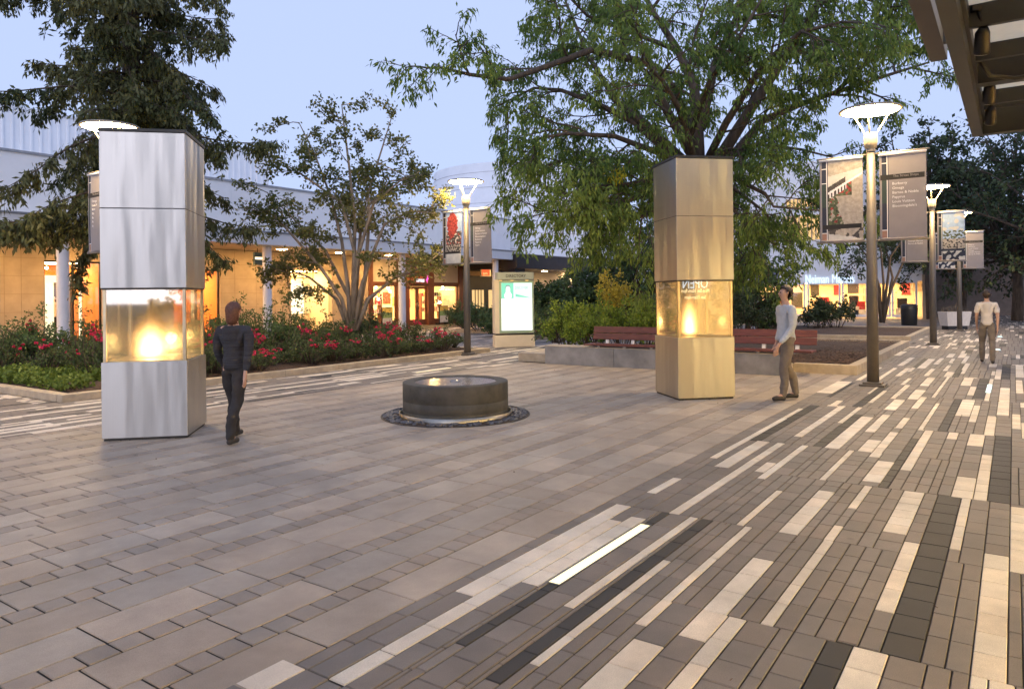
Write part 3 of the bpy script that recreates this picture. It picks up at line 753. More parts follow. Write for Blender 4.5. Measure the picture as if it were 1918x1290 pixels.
NAMES = {'a': ('The Street Shops', ['Burberry', 'Omega', 'Barnes & Noble', 'Papyrus', 'Louis Vuitton', "Bloomingdale's"]),
         'b': ('The Street Shops', ['Papyrus', 'Burberry', 'Louis Vuitton', 'Omega', 'Neiman Marcus', 'Barnes & Noble']),
         'c': ('The Street Shops', ['Omega', 'Louis Vuitton', 'Barnes & Noble', "Bloomingdale's", 'Burberry', 'Papyrus', 'Apple'])}
def banner(lx, ly, side, pic, label, text=None, twist=0):
    """cloth hung between the two arms of a lamp, facing back along the street"""
    W, H = .76, 1.58; t = thing('banner', label, 'banner', (lx, ly + side * .14, 2.70), 0, 'banners hanging from the street lamps')
    nx, ny = 56, 112; vs, fs, mi = [], [], []
    ph = random.uniform(0, 6)
    y0 = 0 if side > 0 else -W                    # local y of the edge farthest to the right in the picture
    def wav(u, v): return .018 * math.sin(v * 5 + ph) * math.sin(u * 3) * (1 - v) + .012 * math.sin(u * 9 + ph) * max(0, .3 - v) + twist * (1 - v) * u
    for j in range(ny + 1):
        for i in range(nx + 1):
            u, v = i / nx, j / ny; vs.append((wav(u, v), y0 + W * (1 - u), .015 + v * (H - .03)))
    for j in range(ny):
        for i in range(nx):
            a = j * (nx + 1) + i; fs.append((a, a + 1, a + nx + 2, a + nx + 1)); mi.append(pic((i + .5) / nx, (j + .5) / ny))
    me = bpy.data.meshes.new('cloth'); me.from_pydata(vs, [], fs); me.update()
    for k in BM: me.materials.append(M[k])
    me.polygons.foreach_set('material_index', mi); me.polygons.foreach_set('use_smooth', [True] * len(fs))
    o = bpy.data.objects.new('cloth', me); link(o, t); so = o.modifiers.new('thick', 'SOLIDIFY'); so.thickness = .004; so.offset = 0
    for z in (.015, H - .015):
        b = MB(); b.tube([(0, y0 - .005, z), (0, y0 + W + .005, z)], .024, 10); b.build('rod_sleeve', M['print_white'] if z > 1 else M['banner'], t)
    if text:
        hd, ls = NAMES[text]; rot = (R(90), 0, R(-90))
        text_mesh('lettering', hd, .062, M['banner'], t, (-.03, y0 + W * .70, .705 * H + .02), rot, .001, 'LEFT', .95)
        for k, s in enumerate(ls):
            text_mesh('lettering', s, .066, M['print_white'], t, (-.03, y0 + W * .72, .63 * H - k * .082), rot, .001, 'LEFT')
    return t
banner(14.91, 2.17, 1, pic_street, 'picture banner of a shopping street, left arm of the tallest near lamp post')
banner(14.91, 2.17, -1, pic_text, 'taupe banner listing shop names, right arm of the tallest near lamp post', 'a')
banner(27.05, 2.16, 1, pic_text, 'taupe banner listing shop names, left arm of the second lamp post', 'b')
banner(27.05, 2.16, -1, pic_plaza, 'pale blue picture banner, right arm of the second lamp post')
banner(36.9, 1.95, 1, pic_plaza, 'pale picture banner on the farthest small lamp post, mostly hidden')
banner(36.9, 1.95, -1, pic_text, 'plain looking taupe banner on the farthest small lamp post', 'b')
banner(16.84, 13.28, 1, pic_tree, 'picture banner with a red tree, left arm of the lamp by the rose bed', None, -.10)
banner(16.84, 13.28, -1, pic_text, 'taupe banner listing shop names, on the lamp left of the directory sign', 'c', .05)
banner(7.2, 14.5, 1, pic_text, 'taupe banner half hidden behind the left steel pillar', 'c', -.1)

# ------------------------------------------------------------------ directory sign
t = thing('directory_sign', 'beige free standing directory sign with a glowing white map panel', 'directory sign', (20.45, 14.1, 0), R(-42.7))
MB().box(-.70, .70, -.20, .22, 0, .40, bev=.01).build('base', M['sign_beige'], t)
MB().box(-.66, .66, -.16, .18, .401, .45).build('base_gap', M['dark_metal'], t)
MB().box(-.70, .68, -.19, .21, .451, 2.28, bev=.012).build('cabinet', M['sign_beige'], t)
b = MB(); b.box(-.54, .66, -.225, -.191, .47, 2.25, bev=.006); b.build('panel_frame', M['sign_green'], t)
s = MB().box(-.47, .60, -.2285, -.226, .56, 1.64).build('map_panel', M['screen_white'], t)
rg = random.Random(3); b = MB()
for i in range(26):
    x = rg.uniform(-.40, .5); z = rg.uniform(.65, 1.5); b.box(x, x + rg.uniform(.02, .09), -.2305, -.229, z, z + rg.uniform(.006, .012))
b.build('map_lines', M['screen_pale'], s)
MB().box(-.47, .60, -.2285, -.226, 1.642, 2.17).build('picture_panel', M['screen_pale'], t)
MB().box(-.468, -.05, -.231, -.229, 1.644, 2.168).build('picture_block', M['screen_green'], t)
b = MB(); b.lathe([(.001, .0), (.12, .01), (.13, .12), (.07, .22), (.075, .30), (.06, .37), (.001, .40)], n=16); o = b.build('pictured_figure', M['screen_white'], t); o.location = (-.24, -.232, 1.655); o.scale = (1, .01, 1)
b = MB(); b.lathe([(.001, .18), (.07, .2), (.10, .30), (.09, .41), (.04, .45), (.001, .455)], n=16); o = b.build('pictured_hair', M['screen_grey'], t); o.location = (-.245, -.2305, 1.655); o.scale = (1, .01, 1)
b = MB(); b.add([(.02, -.2305, 1.70), (.56, -.2305, 1.655), (.56, -.2305, 1.66), (.02, -.2305, 1.80)], [(0, 1, 2, 3)]); b.build('picture_swoosh', M['screen_green'], t)
text_mesh('lettering', 'DISCOVER', .13, M['screen_grey'], t, (.0, -.231, 1.96), (R(90), 0, 0), .001, 'LEFT', .75)
MB().box(-.60, .66, -.25, .20, 2.281, 2.53, bev=.008).build('header', M['sign_grey'], t)
text_mesh('lettering', 'DIRECTORY', .135, M['letter_dark'], t, (.03, -.254, 2.36), (R(90), 0, 0), .002, 'CENTER', .95, bold=.002)
for x in (-.50, -.10, .42): MB().box(x - .05, x + .05, -.262, -.228, 2.235, 2.258).build('panel_light', M['yellow_glow'], t)

# ------------------------------------------------------------------ roofed shop front on the right (canopy overhead)
t = thing('shop_building', 'bronze steel canopy with cream roof panels over the right of the street', 'shop canopy', (0, 0, 0))
CB = M['can_brown']; XE = 10.4; Z0 = 3.6
MB().box(-9, XE, .29, .40, Z0, Z0 + .33, bev=.004).build('edge_beam', CB, t)
MB().box(-9, XE - .13, .262, .289, Z0 + .16, Z0 + .30).build('edge_beam', CB, t)
MB().box(XE - .13, XE, -3.9, .289, Z0 + .002, Z0 + .30, bev=.004).build('cross_beam', CB, t)
for x, w, z in ((9.88, .02, .21), (9.36, .025, .15), (8.12, .05, .09), (7.58, .025, .16), (6.5, .025, .13), (5.6, .03, .14), (4.7, .07, .0), (3.7, .04, .12), (2.7, .04, .12), (1.7, .07, .0), (.4, .04, .12), (-1, .07, .0), (-3, .07, .0), (-5, .07, .0), (-7, .07, .0)):
    MB().box(x - w, x + w, -3.9, .261, Z0 + z, Z0 + .299).build('cross_beam', CB, t)
    if w > .045: MB().box(x - w - .03, x + w + .03, -3.9, .26, Z0 + z - .016, Z0 + z - .001).build('beam_flange', CB, t)
rp = MB(); rp.quad((-9, -3.9, Z0 + .303), (XE - .02, -3.9, Z0 + .303), (XE - .02, .28, Z0 + .303), (-9, .28, Z0 + .303)); rp.build('roof_panel', M['can_panel'], t)
xb = on_y(1752, 112, .60); MB().box(-9, xb.x, .50, .64, xb.z - .02, xb.z + .42, bev=.004).build('fascia_board', M['can_tan'], t)
for x in (0, 4, 7.5): MB().box(x, x + .08, .401, .499, xb.z, xb.z + .3).build('fascia_bracket', CB, t)
for p in ([(7.62, .24, Z0 + .20), (7.75, .16, Z0 + .06), (7.85, -.02, Z0 + .03), (7.85, -1.6, Z0 + .05)],):
    b = MB(); b.tube(p, .018, 8); b.build('conduit', CB, t)
MB().box(-9, 16, -4.6, -4.3, 0, .5).build('sill_wall', M['tan_stone'], t)
MB().box(-9, 16, -4.6, -4.3, 3.0, 6.5).build('upper_wall', M['tan_stone'], t)
for i in range(6):
    x0 = -9 + i * 4.2
    MB().box(x0, x0 + .5, -4.6, -4.3, .501, 2.999).build('pier', M['tan_stone'], t)
    if i < 5 or True:
        x1 = min(x0 + 4.2, 16)
        o = MB().box(x0 + .5, x1, -4.46, -4.44, .501, 2.999).build('shop_window', M['glass'], t)
        MB().box(x0 + .5, x1, -4.52, -4.38, .501, .56).box(x0 + .5, x1, -4.52, -4.38, 2.94, 2.998).box((x0 + x1) / 2 + .2, (x0 + x1) / 2 + .26, -4.52, -4.38, .561, 2.939).build('frame', M['black'], o)
for i in range(6):  # glowing windows added out of view to turn the right pillar's reflection gold
    o = MB().box(-8.2 + i * 4.2, -5.0 + i * 4.2, -4.297, -4.285, 4.0, 6.0).build('upper_window', M['added_gold_glow'], t); MB().box(-8.3 + i * 4.2, -4.9 + i * 4.2, -4.299, -4.25, 6.001, 6.1).box(-8.3 + i * 4.2, -4.9 + i * 4.2, -4.299, -4.25, 3.9, 3.999).box(-6.64 + i * 4.2, -6.56 + i * 4.2, -4.284, -4.25, 4.0, 6.0).build('frame', M['black'], o)
MB().box(-9, 16, -7.2, -7.1, 0, 3.4).build('room_wall', M['cream_room'], t)
MB().box(-9, 16, -7.1, -4.6, 3.01, 3.1).build('room_ceiling', M['cream_room'], t)
MB().box(-9, 16, -7.1, -4.6, -.01, .02).build('room_floor', M['shop_floor'], t)
for i in range(6): MB().box(-8 + i * 4, -5.6 + i * 4, -6.0, -5.0, 2.97, 3.0).build('ceiling_light', M['room_glow_r'], t)
MB().box(-9, 16, -9, -7.3, 0, 6.5).build('rear_block', M['tan_stone'], t)
def spotlight(px, py, label):
    p = on_ground(px, py, 3.72); t = thing('spotlight', label, 'spotlight', p, R(20), 'black spotlights under the canopy')
    b = MB(); b.tube([(0, 0, 0), (.03, 0, -.03), (.11, -.02, -.13), (.125, -.022, -.155)], [.03, .05, .055, .058], 16); b.build('lamp_body', M['black'], t)
    b = MB(); b.tube([(-.02, .05, .14), (-.01, .02, .05), (.02, 0, -.02)], .014, 8); b.box(-.05, .01, .03, .09, .12, .16); b.build('mount', M['black'], t)
    b = MB(); b.tube([(.122, -.0215, -.150), (.128, -.0225, -.16)], .048, 16); b.build('lens', M['pic_sky'], t)
spotlight(1843, 52, 'largest black spotlight, nearest under the canopy beams'); spotlight(1856, 156, 'middle black spotlight just below the wide canopy beam'); spotlight(1858, 200, 'lowest black spotlight, nearest the canopy corner')

# ------------------------------------------------------------------ long white mall building on the left
FY0 = 29.5
def fx(px, Y=FY0): return on_y(px, 550, Y).x
def fz(px, py, Y=FY0): return on_y(px, py, Y).z
mall = thing('mall_building', 'long white mall building with a columned canopy over warmly lit shop fronts', 'building', (10, FY0, 0))
mall.location = (0, 0, 0)
XL, XR = -12.0, fx(868)
zc0, zc1 = on_y(505, 458, 25.6).z, on_y(505, 436, 25.6).z
zc0 -= .02; XE2 = on_y(975, 480, 25.6).x
# walls: name, px from, px to, z from, z to
def wallseg(x0, x1, z0, z1, mt='tan_stone', name='wall'): return MB().box(x0, x1, FY0, FY0 + .3, z0, z1).build(name, M[mt], mall)
T1, T2 = fz(140, 489), fz(600, 507)
wallseg(XL, fx(83), 0, zc0); wallseg(fx(83), fx(192), T1, zc0); wallseg(fx(192), fx(325), 0, zc0)
wallseg(fx(325), fx(413), fz(400, 505), zc0); wallseg(fx(413), fx(545), 0, zc0); wallseg(fx(545), fx(622), T2, zc0)
wallseg(fx(622), fx(691), 0, zc0); wallseg(fx(691), fx(XR) if False else XR, fz(780, 481), zc0, 'soffit')
# stone joints on the tan wall
b = MB()
for k in range(1, 6):
    z = zc0 * k / 6
    for a, c in ((XL, fx(83)), (fx(192), fx(325)), (fx(413), fx(545))): b.box(a, c, FY0 - .004, FY0, z - .006, z + .006)
for px in (8, 40, 215, 260, 440, 480, 515): b.box(fx(px) - .006, fx(px) + .006, FY0 - .005, FY0 - .0005, 0.05, zc0 - .03)
b.build('wall_joints', mat('stone_joint', (.33, .25, .16), .9), mall)
MB().box(XL, XE2, 25.6, 25.8, zc0, zc1, bev=.01).build('canopy_fascia', M['fascia'], mall)
MB().box(XL, XE2 + .03, 25.55, 26.3, zc1 + .001, zc1 + .06).build('canopy_coping', mat('grey_flashing', (.30, .31, .34), .5, .3), mall)
MB().box(XL, XE2, 25.801, FY0 + .3, zc0 + .02, zc0 + .14).build('canopy_soffit', M['soffit'], mall)
for px in (122, 505, 757, 932):
    x = fx(px, 26.0); b = MB(); b.lathe([(.19, 0), (.19, zc0 + .018)], n=28); o = b.build('column', M['column'], mall); o.location = (x, 26.15, 0)
zp = fz(440, 342, FY0 + .05)
for a, c in runs(XL, fx(958), 3.2): MB().box(a, c, FY0 + .05, FY0 + .35, zc0 + .15, zp).build('parapet_panel', M['white_wall'], mall)
MB().box(XL, fx(958) + .04, FY0 - .02, FY0 + .42, zp + .001, zp + .09).build('parapet_coping', mat('grey_flashing_dark', (.34, .35, .38), .5, .3), mall)
YP = 40.0; zt = on_y(430, 276, YP).z; b = MB(); b.box(-30, fx(503, YP), YP, YP + .3, 3, zt)
x = -29.8
while x < fx(503, YP): b.box(x, x + .09, YP - .07, YP, 3, zt); x += .42
b.build('roof_screen', M['white_metal'], mall); MB().box(-30, fx(503, YP) + .05, YP - .1, YP + .4, zt + .001, zt + .1).build('screen_coping', M['fascia'], mall)
MB().box(XL, fx(958), FY0 + .36, 39.9, zp - .5, zp - .3).build('roof', M['white_wall'], mall)
for i, x in enumerate((1.5, 5.5, 9.5, 13.5, 17.5, 21.5, 25.0, 28.5, 32.0)):
    b = MB(); b.box(x - .16, x + .16, 27.6, 27.92, zc0 + .005, zc0 + .0195); b.build('downlight', M['soffit_glow'], mall)
# rooms behind the glass
def room(x0, x1, top, back='cream_room', depth=3.2, glow='room_glow', z0=0.0, name='room'):
    y0, y1 = FY0 + .3, FY0 + .3 + depth
    MB().box(x0, x1, y1, y1 + .1, z0, top + .1).build('room_wall', M[back], mall)
    MB().box(x0 - .1, x0 - .001, y0 + .01, y1, z0, top + .1).build('room_wall', M[back], mall); MB().box(x1 + .001, x1 + .1, y0 + .01, y1, z0, top + .1).build('room_wall', M[back], mall)
    MB().box(x0, x1, y0, y1 - .001, top + .002, top + .1).build('room_ceiling', M['cream_room'], mall)
    MB().box(x0, x1, y0, y1 - .001, z0 - .02, z0 + .02).build('room_floor', M['shop_floor'], mall)
    rq = random.Random(int(x0 * 10)); xx = x0 + .15
    while xx < x1 - .5:
        pw_, ph_ = rq.uniform(.35, .8), rq.uniform(.4, .9); zb_ = rq.uniform(.9, max(1.0, top - 1.3))
        if xx + pw_ < x1 - .1: MB().box(xx, xx + pw_, y1 - .05, y1 - .001, zb_, min(zb_ + ph_, top - .1)).build('wall_display', M[rq.choice(['red_goods', 'white_goods', 'pic_dark', 'green_goods', 'wood_brown', 'yellow_goods', 'pic_red', 'dark_goods'])], mall)
        xx += pw_ + rq.uniform(.1, .35)
    for q in range(max(2, int((x1 - x0) / 1.1))):
        b = MB(); b.lathe([(.001, .05), (.05, .025), (.06, -.03), (.001, -.06)], n=10); o = b.build('spot_bulb', M['spot_glow'], mall); o.location = (x0 + .4 + q * 1.1, y0 + .45, top - .25)
    w = x1 - x0; MB().box(x0 + w * .15, x1 - w * .15, y0 + depth * .25, y0 + depth * .75, top - .03, top).build('ceiling_light', M[glow], mall)
def window(x0, x1, z0, z1, bars=0, fr='black', glass='glass', y=FY0 + .1, w=.06):
    f = MB(); f.box(x0, x1, y, y + .09, z1 - w, z1).box(x0, x1, y, y + .09, z0, z0 + w).box(x0, x0 + w, y, y + .09, z0 + w, z1 - w).box(x1 - w, x1, y, y + .09, z0 + w, z1 - w)
    for k in range(bars):
        xm = x0 + (x1 - x0) * (k + 1) / (bars + 1); f.box(xm - w / 2, xm + w / 2, y + .002, y + .088, z0 + w, z1 - w)
    o = f.build('window', M[fr], mall); MB().box(x0 + w, x1 - w, y + .04, y + .048, z0 + w, z1 - w).build('pane', M[glass], o); return o
def portal(x0, x1, z0, z1, y, w=.14, mt='win_bright'):
    b = MB(); b.box(x0, x0 + w, y, y + .1, z0, z1).box(x1 - w, x1, y, y + .1, z0, z1).box(x0 + w, x1 - w, y, y + .1, z1 - w, z1); return b.build('lit_portal', M[mt], mall)
# first shop: glowing portal with dressed figures
x0, x1 = fx(83), fx(192); room(x0, x1, T1, 'orange_room'); window(x0, x1, .1, T1, 1)
xa, xb = on_y(86, 550, 31.2).x, on_y(163, 550, 31.2).x
portal(xa, xb, 0.02, on_y(120, 516, 31.2).z, 31.2, .28)
MB().box(xa + .1, xb - .1, 32.0, 32.06, .1, 2.6).build('display_screen', M['pic_dark'], mall)
# second shop
x0, x1 = fx(325), fx(413); room(x0, x1, fz(400, 505), 'orange_room'); window(x0, x1, .1, fz(400, 505), 1)
xa = fx(393, 31); MB().box(xa - .55, xa + .45, 31.6, 31.66, .02, fz(393, 505, 31)).build('display_screen', M['win_bright'], mall)
# third shop: deep cream bay with two lit openings
x0, x1 = fx(545), fx(622); room(x0, x1, T2, 'cream_room', 1.6, 'room_glow')
for a, c, z0, z1 in ((546, 570, 561, 531), (574, 591, 562, 531)):
    MB().box(fx(a, 31.2), fx(c, 31.2), 31.25, 31.32, .9, fz(a, z1, 31.2)).build('lit_opening', M['win_bright'] if a < 560 else M['yellow_glow'], mall)
# card shop with brown wooden fronts
zt0, zt1 = fz(720, 531), fz(720, 484)
def wood(px0, px1, z0, z1, y=FY0 - .06, mt='wood_brown', name='wood_panel'): return MB().box(fx(px0), fx(px1), y, FY0 + .25, z0, z1).build(name, M[mt], mall)
wood(690, 698, 0, zt1); wood(744, 766, 0, zt1); wood(801, 812, 0, zt1); wood(859, 866, 0, zt1)
wood(698, 744, zt0 - .08, zt0 + .10, FY0 - .02); wood(812, 859, zt0 - .08, zt0 + .10, FY0 - .02)
wood(698, 744, 0, .30, FY0 - .02); wood(812, 859, 0, .30, FY0 - .02)
wood(766, 801, fz(780, 536), zt1, FY0 - .03)
wood(698, 744, zt0 + .10, zt1, FY0 + .05, 'soffit', 'transom_panel'); wood(812, 859, zt0 + .10, zt1, FY0 + .05, 'soffit', 'transom_panel')
window(fx(698), fx(744), .30, zt0 - .08, 0, 'wood_brown'); window(fx(812), fx(859), .30, zt0 - .08, 0, 'wood_brown')
xd0, xd1 = fx(766), fx(801); zd = fz(780, 536)
d = MB(); xm = (xd0 + xd1) / 2
for a, c in ((xd0, xm - .01), (xm + .01, xd1)): d.box(a, a + .12, FY0 + .1, FY0 + .16, .02, zd - .02).box(c - .12, c, FY0 + .1, FY0 + .16, .02, zd - .02).box(a + .12, c - .12, FY0 + .1, FY0 + .16, .02, .35).box(a + .12, c - .12, FY0 + .1, FY0 + .16, zd - .16, zd - .02)
d = d.build('door', M['wood_brown'], mall)
MB().box(xd0 + .12, xm - .13, FY0 + .125, FY0 + .132, .35, zd - .16).box(xm + .13, xd1 - .12, FY0 + .125, FY0 + .132, .35, zd - .16).build('pane', M['glass'], d)
b = MB(); b.tube([(xm - .06, FY0 + .05, .9), (xm - .06, FY0 + .05, 1.4)], .02, 8).tube([(xm + .06, FY0 + .05, .9), (xm + .06, FY0 + .05, 1.4)], .02, 8); b.build('handle', M['brass'], d)
room(fx(690), fx(862), zt0 + .2, 'cream_room', 3.6, 'room_glow')
for px, py in ((704, 538), (727, 539), (731, 546), (829, 538), (709, 560), (824, 566)):
    p = on_y(px, py, 30.6); b = MB(); b.lathe([(.001, .06), (.06, .03), (.07, -.03), (.001, -.07)], n=12); o = b.build('spot_bulb', M['spot_glow'], mall); o.location = p
# dark green front
wood(866, 926, 0, zt1 + .2, FY0 + .0, 'dark_green', 'green_front')
b = MB().box(fx(884), fx(906), FY0 - .012, FY0 - .001, .9, fz(890, 543)).build('lit_window', M['win_warm'], mall)
b2 = MB()
for k in range(1, 4): x = fx(884) + (fx(906) - fx(884)) * k / 4; b2.box(x - .04, x + .04, FY0 - .03, FY0 - .013, .9, fz(890, 543))
b2.build('muntins', M['dark_green'], b)
MB().box(fx(915), fx(924), FY0 - .012, FY0 - .001, .9, fz(918, 543)).build('lit_window', M['win_warm'], mall)
# hanging and wall signs
s = thing('shop_sign', 'dark brown sign board with glowing white PAPYRUS letters and a pink bird', 'shop sign', ((xd0 + xd1) / 2, FY0 - .1, fz(785, 524)))
MB().box(-.78, .78, -.03, .03, -.28, .40, bev=.01).build('board', M['wood_brown'], s)
text_mesh('lettering', 'PAPYRUS', .26, M['letter_glow'], s, (.04, -.04, -.14), (R(90), 0, 0), .01, 'CENTER', .66, bold=.002)
b = MB(); b.add([(.50, -.06, -.06), (.58, -.06, .06), (.72, -.06, .38), (.66, -.06, .14), (.74, -.06, .08), (.64, -.06, -.02), (.62, -.06, -.2), (.56, -.06, -.04)], [tuple(range(8))]); o = b.build('bird_emblem', M['pink_glow'], s); sm = o.modifiers.new('thick', 'SOLIDIFY'); sm.thickness = .02
p = on_y(909, 509, 28.2); s = thing('shop_sign', 'small glowing red box sign hanging beside the lamp post banners', 'shop sign', p)
MB().box(-.52, .52, -.06, .06, -.32, .32, bev=.01).build('case', M['brass'], s); MB().box(-.46, .40, -.068, -.061, -.26, .26).build('red_panel', M['red_glow'], s)
MB().box(.41, .50, -.068, -.061, -.28, .28).build('lit_edge', M['yellow_glow'], s); text_mesh('lettering', 'sports', .22, M['yellow_glow'], s, (-.1, -.072, -.17), (R(90), 0, 0), .002, 'CENTER', .9)
b = MB(); b.tube([(-.3, 0, .32), (-.3, 0, zc0 - p.z)], .015, 6).tube([(.3, 0, .32), (.3, 0, zc0 - p.z)], .015, 6); b.build('hanger', M['dark_metal'], s)
p = on_y(486, 484, 27.6); s = thing('shop_sign', 'teal blade sign with a lit white bar hanging under the white canopy', 'shop sign', p)
MB().box(-.30, .24, -.05, .05, -.30, .26, bev=.008).build('panel', mat('teal_panel', (.14, .22, .22), .4), s)
MB().box(-.26, .18, -.056, -.051, -.05, .05).build('lit_bar', M['win_bright'], s); MB().box(.245, .31, -.05, .05, -.34, .34).build('lit_edge', M['win_bright'], s)
b = MB(); b.tube([(-.1, 0, .26), (-.1, 0, zc0 - p.z)], .014, 6); b.build('hanger', M['dark_metal'], s)
# display goods in the card shop windows
shelf_protos = []
def shelf(x, y, w, label):
    s = thing('display_shelf', label, 'display shelf', (x, y, .32), 0, 'display shelves in the card shop windows')
    for z in (.45, .95, 1.4): MB().box(-w/2, w/2, -.18, .18, z, z + .03).build('shelf_board', M['white_goods'], s)
    for sx in (-1, 1): MB().box(sx * w/2 - .02, sx * w/2 + .02, -.18, .18, -.28, 1.6).build('upright', M['wood_brown'], s)
shelf((fx(698) + fx(744)) / 2, 30.9, 1.9, 'white display shelves in the card shop window left of its door'); shelf((fx(812) + fx(859)) / 2, 30.9, 1.9, 'white display shelves in the card shop window right of its door')
rg = random.Random(6)
def gift(x, y, z, w, h, mt, label):
    t = thing('gift_box', label, 'gift box', (x, y, z), 0, 'boxed goods in the card shop windows')
    MB().box(-w/2, w/2, -.09, .09, 0, h, bev=.006).build('box', M[mt], t); MB().box(-.02, .02, -.093, .093, .002, h + .003).build('ribbon', M['white_goods' if mt != 'white_goods' else 'red_goods'], t)
for a, c, side in ((698, 744, 'left'), (812, 859, 'right')):
    xc = (fx(a) + fx(c)) / 2
    for lv, z in enumerate((.32 + .48, .32 + .98, .32 + 1.43)):
        x = xc - .85
        while x < xc + .8:
            w = rg.uniform(.12, .26); mt = rg.choice(['red_goods', 'white_goods', 'green_goods', 'yellow_goods', 'red_goods', 'white_goods', 'dark_goods'])
            gift(x + w/2, 30.85, z, w, rg.uniform(.15, .32), mt, '%s boxed goods on the %s shelf of the card shop window %s of its door' % ({'red_goods': 'red', 'white_goods': 'white', 'green_goods': 'green', 'yellow_goods': 'yellow', 'dark_goods': 'dark'}[mt], ('lowest', 'middle', 'top')[lv], side)); x += w + rg.uniform(.04, .14)
def easel(px, label):
    x = fx(px, 29.0); t = thing('sign_board', label, 'sign board', (x, 28.9, 0))
    MB().box(-.42, .42, -.03, .03, .1, 1.15, bev=.01).build('frame', M['black'], t); MB().box(-.37, .37, -.036, -.031, .15, .55).build('poster_lower', M['pic_sky'], t); MB().box(-.37, .37, -.036, -.031, .551, .85).build('poster_middle', M['green_goods'], t); MB().box(-.37, .37, -.036, -.031, .851, 1.1).build('poster_upper', M['yellow_goods'], t)
    for s in (-1, 1): MB().box(s * .4 - .02, s * .4 + .02, -.05, .3, -.0, .1).build('foot', M['black'], t)
easel(722, 'green and yellow poster board on the pavement left of the card shop door'); easel(828, 'green and yellow poster board on the pavement right of the card shop door')

# ------------------------------------------------------------------ dark shop with a flat canopy, tower and far buildings
t = thing('dark_shop', 'dark shop front with a flat black canopy behind the directory sign', 'building', (0, 0, 0))
X0, X1 = on_y(968, 490, 25.3).x, on_y(1108, 488, 25.3).x; za, zb = on_y(985, 503, 25.3).z, on_y(985, 477, 25.3).z
MB().box(X0, X1, 25.3, 34, za, zb, bev=.01).build('canopy', M['dark_canopy'], t)
MB().box(X0 - .03, X1 + .03, 25.26, 34, zb + .001, zb + .05).build('canopy_edge', mat('blue_grey_edge', (.20, .21, .26), .4, .3), t)
MB().box(X0 + .05, X0 + 1.2, 25.5, 26.6, 0, za).build('pier', M['dark_canopy'], t)
MB().box(X0 + .3, X1, 29.6, 29.9, 0, za).build('wall', M['dark_green'], t)
for px0, px1, mt in ((1012, 1018, 'wood_brown'), (1020, 1030, 'win_warm'), (1068, 1080, 'red_glow')):
    MB().box(on_y(px0, 550, 29.5).x, on_y(px1, 550, 29.5).x, 29.4, 29.59, .2, za - .5).build('lit_window', M['print_rust'] if mt == 'red_glow' else M[mt], t)
MB().box(X0 + .3, X1, 29.3, 29.58, za - .35, za - .05).build('lit_band', mat('warm_band', (.45, .3, .16), .7), t)
for i in range(3): MB().box(X0 + 2 + i * 4, X0 + 2.25 + i * 4, 27, 27.25, za - .012, za - .001).build('downlight', M['soffit_glow'], t)
t = thing('tower', 'white round cornered tower rising behind the lamp post and the mall', 'building', at_depth(968, 550, 60).xy.to_3d())
zt = at_depth(850, 311, 55).z; b = MB(); b.lathe([(6.75, 0), (6.75, zt), (6.55, zt), (6.55, zt - .6), (.01, zt - .6)], n=64); b.build('wall', M['white_wall'], t)
b = MB()
for z in np.arange(4, zt, 1.15): b.lathe([(6.752, z), (6.765, z + .01), (6.765, z + .03), (6.752, z + .04)], n=64)
b.build('wall_joints', mat('pale_joint', (.5, .5, .52), .8), t)
p = on_y(960, 450, 40); q = on_y(1120, 450, 40); MB().box(p.x, q.x + 15, 34.5, 40, 0, on_y(975, 400, 34.5).z).build('wall', M['white_wall'], thing('rear_hall', 'pale blue white hall wall between the tower and the dark canopy', 'building'))

XN = 52.0
nm = thing('department_store', 'white two storey department store with lit windows at the far end', 'building', (0, 0, 0))
def ny(px): return on_x(px, 550, XN).y
def nz_(px, py): return on_x(px, py, XN).z
yl, yr = ny(1395), ny(1727); ztop = nz_(1500, 530)
MB().box(XN, XN + .4, yr - .02, yl + 6, ztop, 10.6).build('upper_wall', M['white_wall'], nm)
MB().box(XN + .41, XN + 12, yr, yl + 6, 10.0, 10.2).build('roof', M['white_wall'], nm)
MB().box(XN - .02, XN + .4, yr - .6, yr - .021, 0, ztop + .4).build('corner_pier', M['tan_stone'], nm)
for px0, px1, p0, p1 in ((1475, 1562, 387, 371), (1468, 1562, 449, 403)):
    o = MB().box(XN - .03, XN - .005, ny(px1), ny(px0), nz_(1520, p0), nz_(1520, p1)).build('upper_window', M['win_warm'], nm); b = MB()
    for k in range(13):
        y = ny(px1) + (ny(px0) - ny(px1)) * k / 12; b.box(XN - .08, XN - .031, y - .04, y + .04, nz_(1520, p0), nz_(1520, p1))
    b.build('mullions', M['tan_stone'], o)
MB().box(XN + 3.5, XN + 3.6, yr, yl + 4, 0, ztop).build('room_wall', M['cream_room'], nm); MB().box(XN + .4, XN + 3.5, yr, yl + 4, ztop + .01, ztop + .1).build('room_ceiling', M['cream_room'], nm)
MB().box(XN - 1, XN + 3.49, yr, yl + 4, -.0, .02).build('room_floor', M['shop_floor'], nm)
rq = random.Random(8); yy = yr + .3
while yy < yl:
    w_ = rq.uniform(.4, 1.1); z_ = rq.uniform(.4, 1.8); MB().box(XN + 3.40, XN + 3.499, yy, yy + w_, z_, z_ + rq.uniform(.4, 1.1)).build('wall_display', M[rq.choice(['dark_goods', 'white_goods', 'wood_brown', 'red_goods', 'pic_dark', 'tan_stone'])], nm); yy += w_ + rq.uniform(.15, .6)
for k in range(4): y = yr + 1 + k * (yl - yr) / 4; MB().box(XN + 1.2, XN + 2.6, y, y + 1.8, ztop - .03, ztop + .005).build('ceiling_light', M['room_glow'], nm)
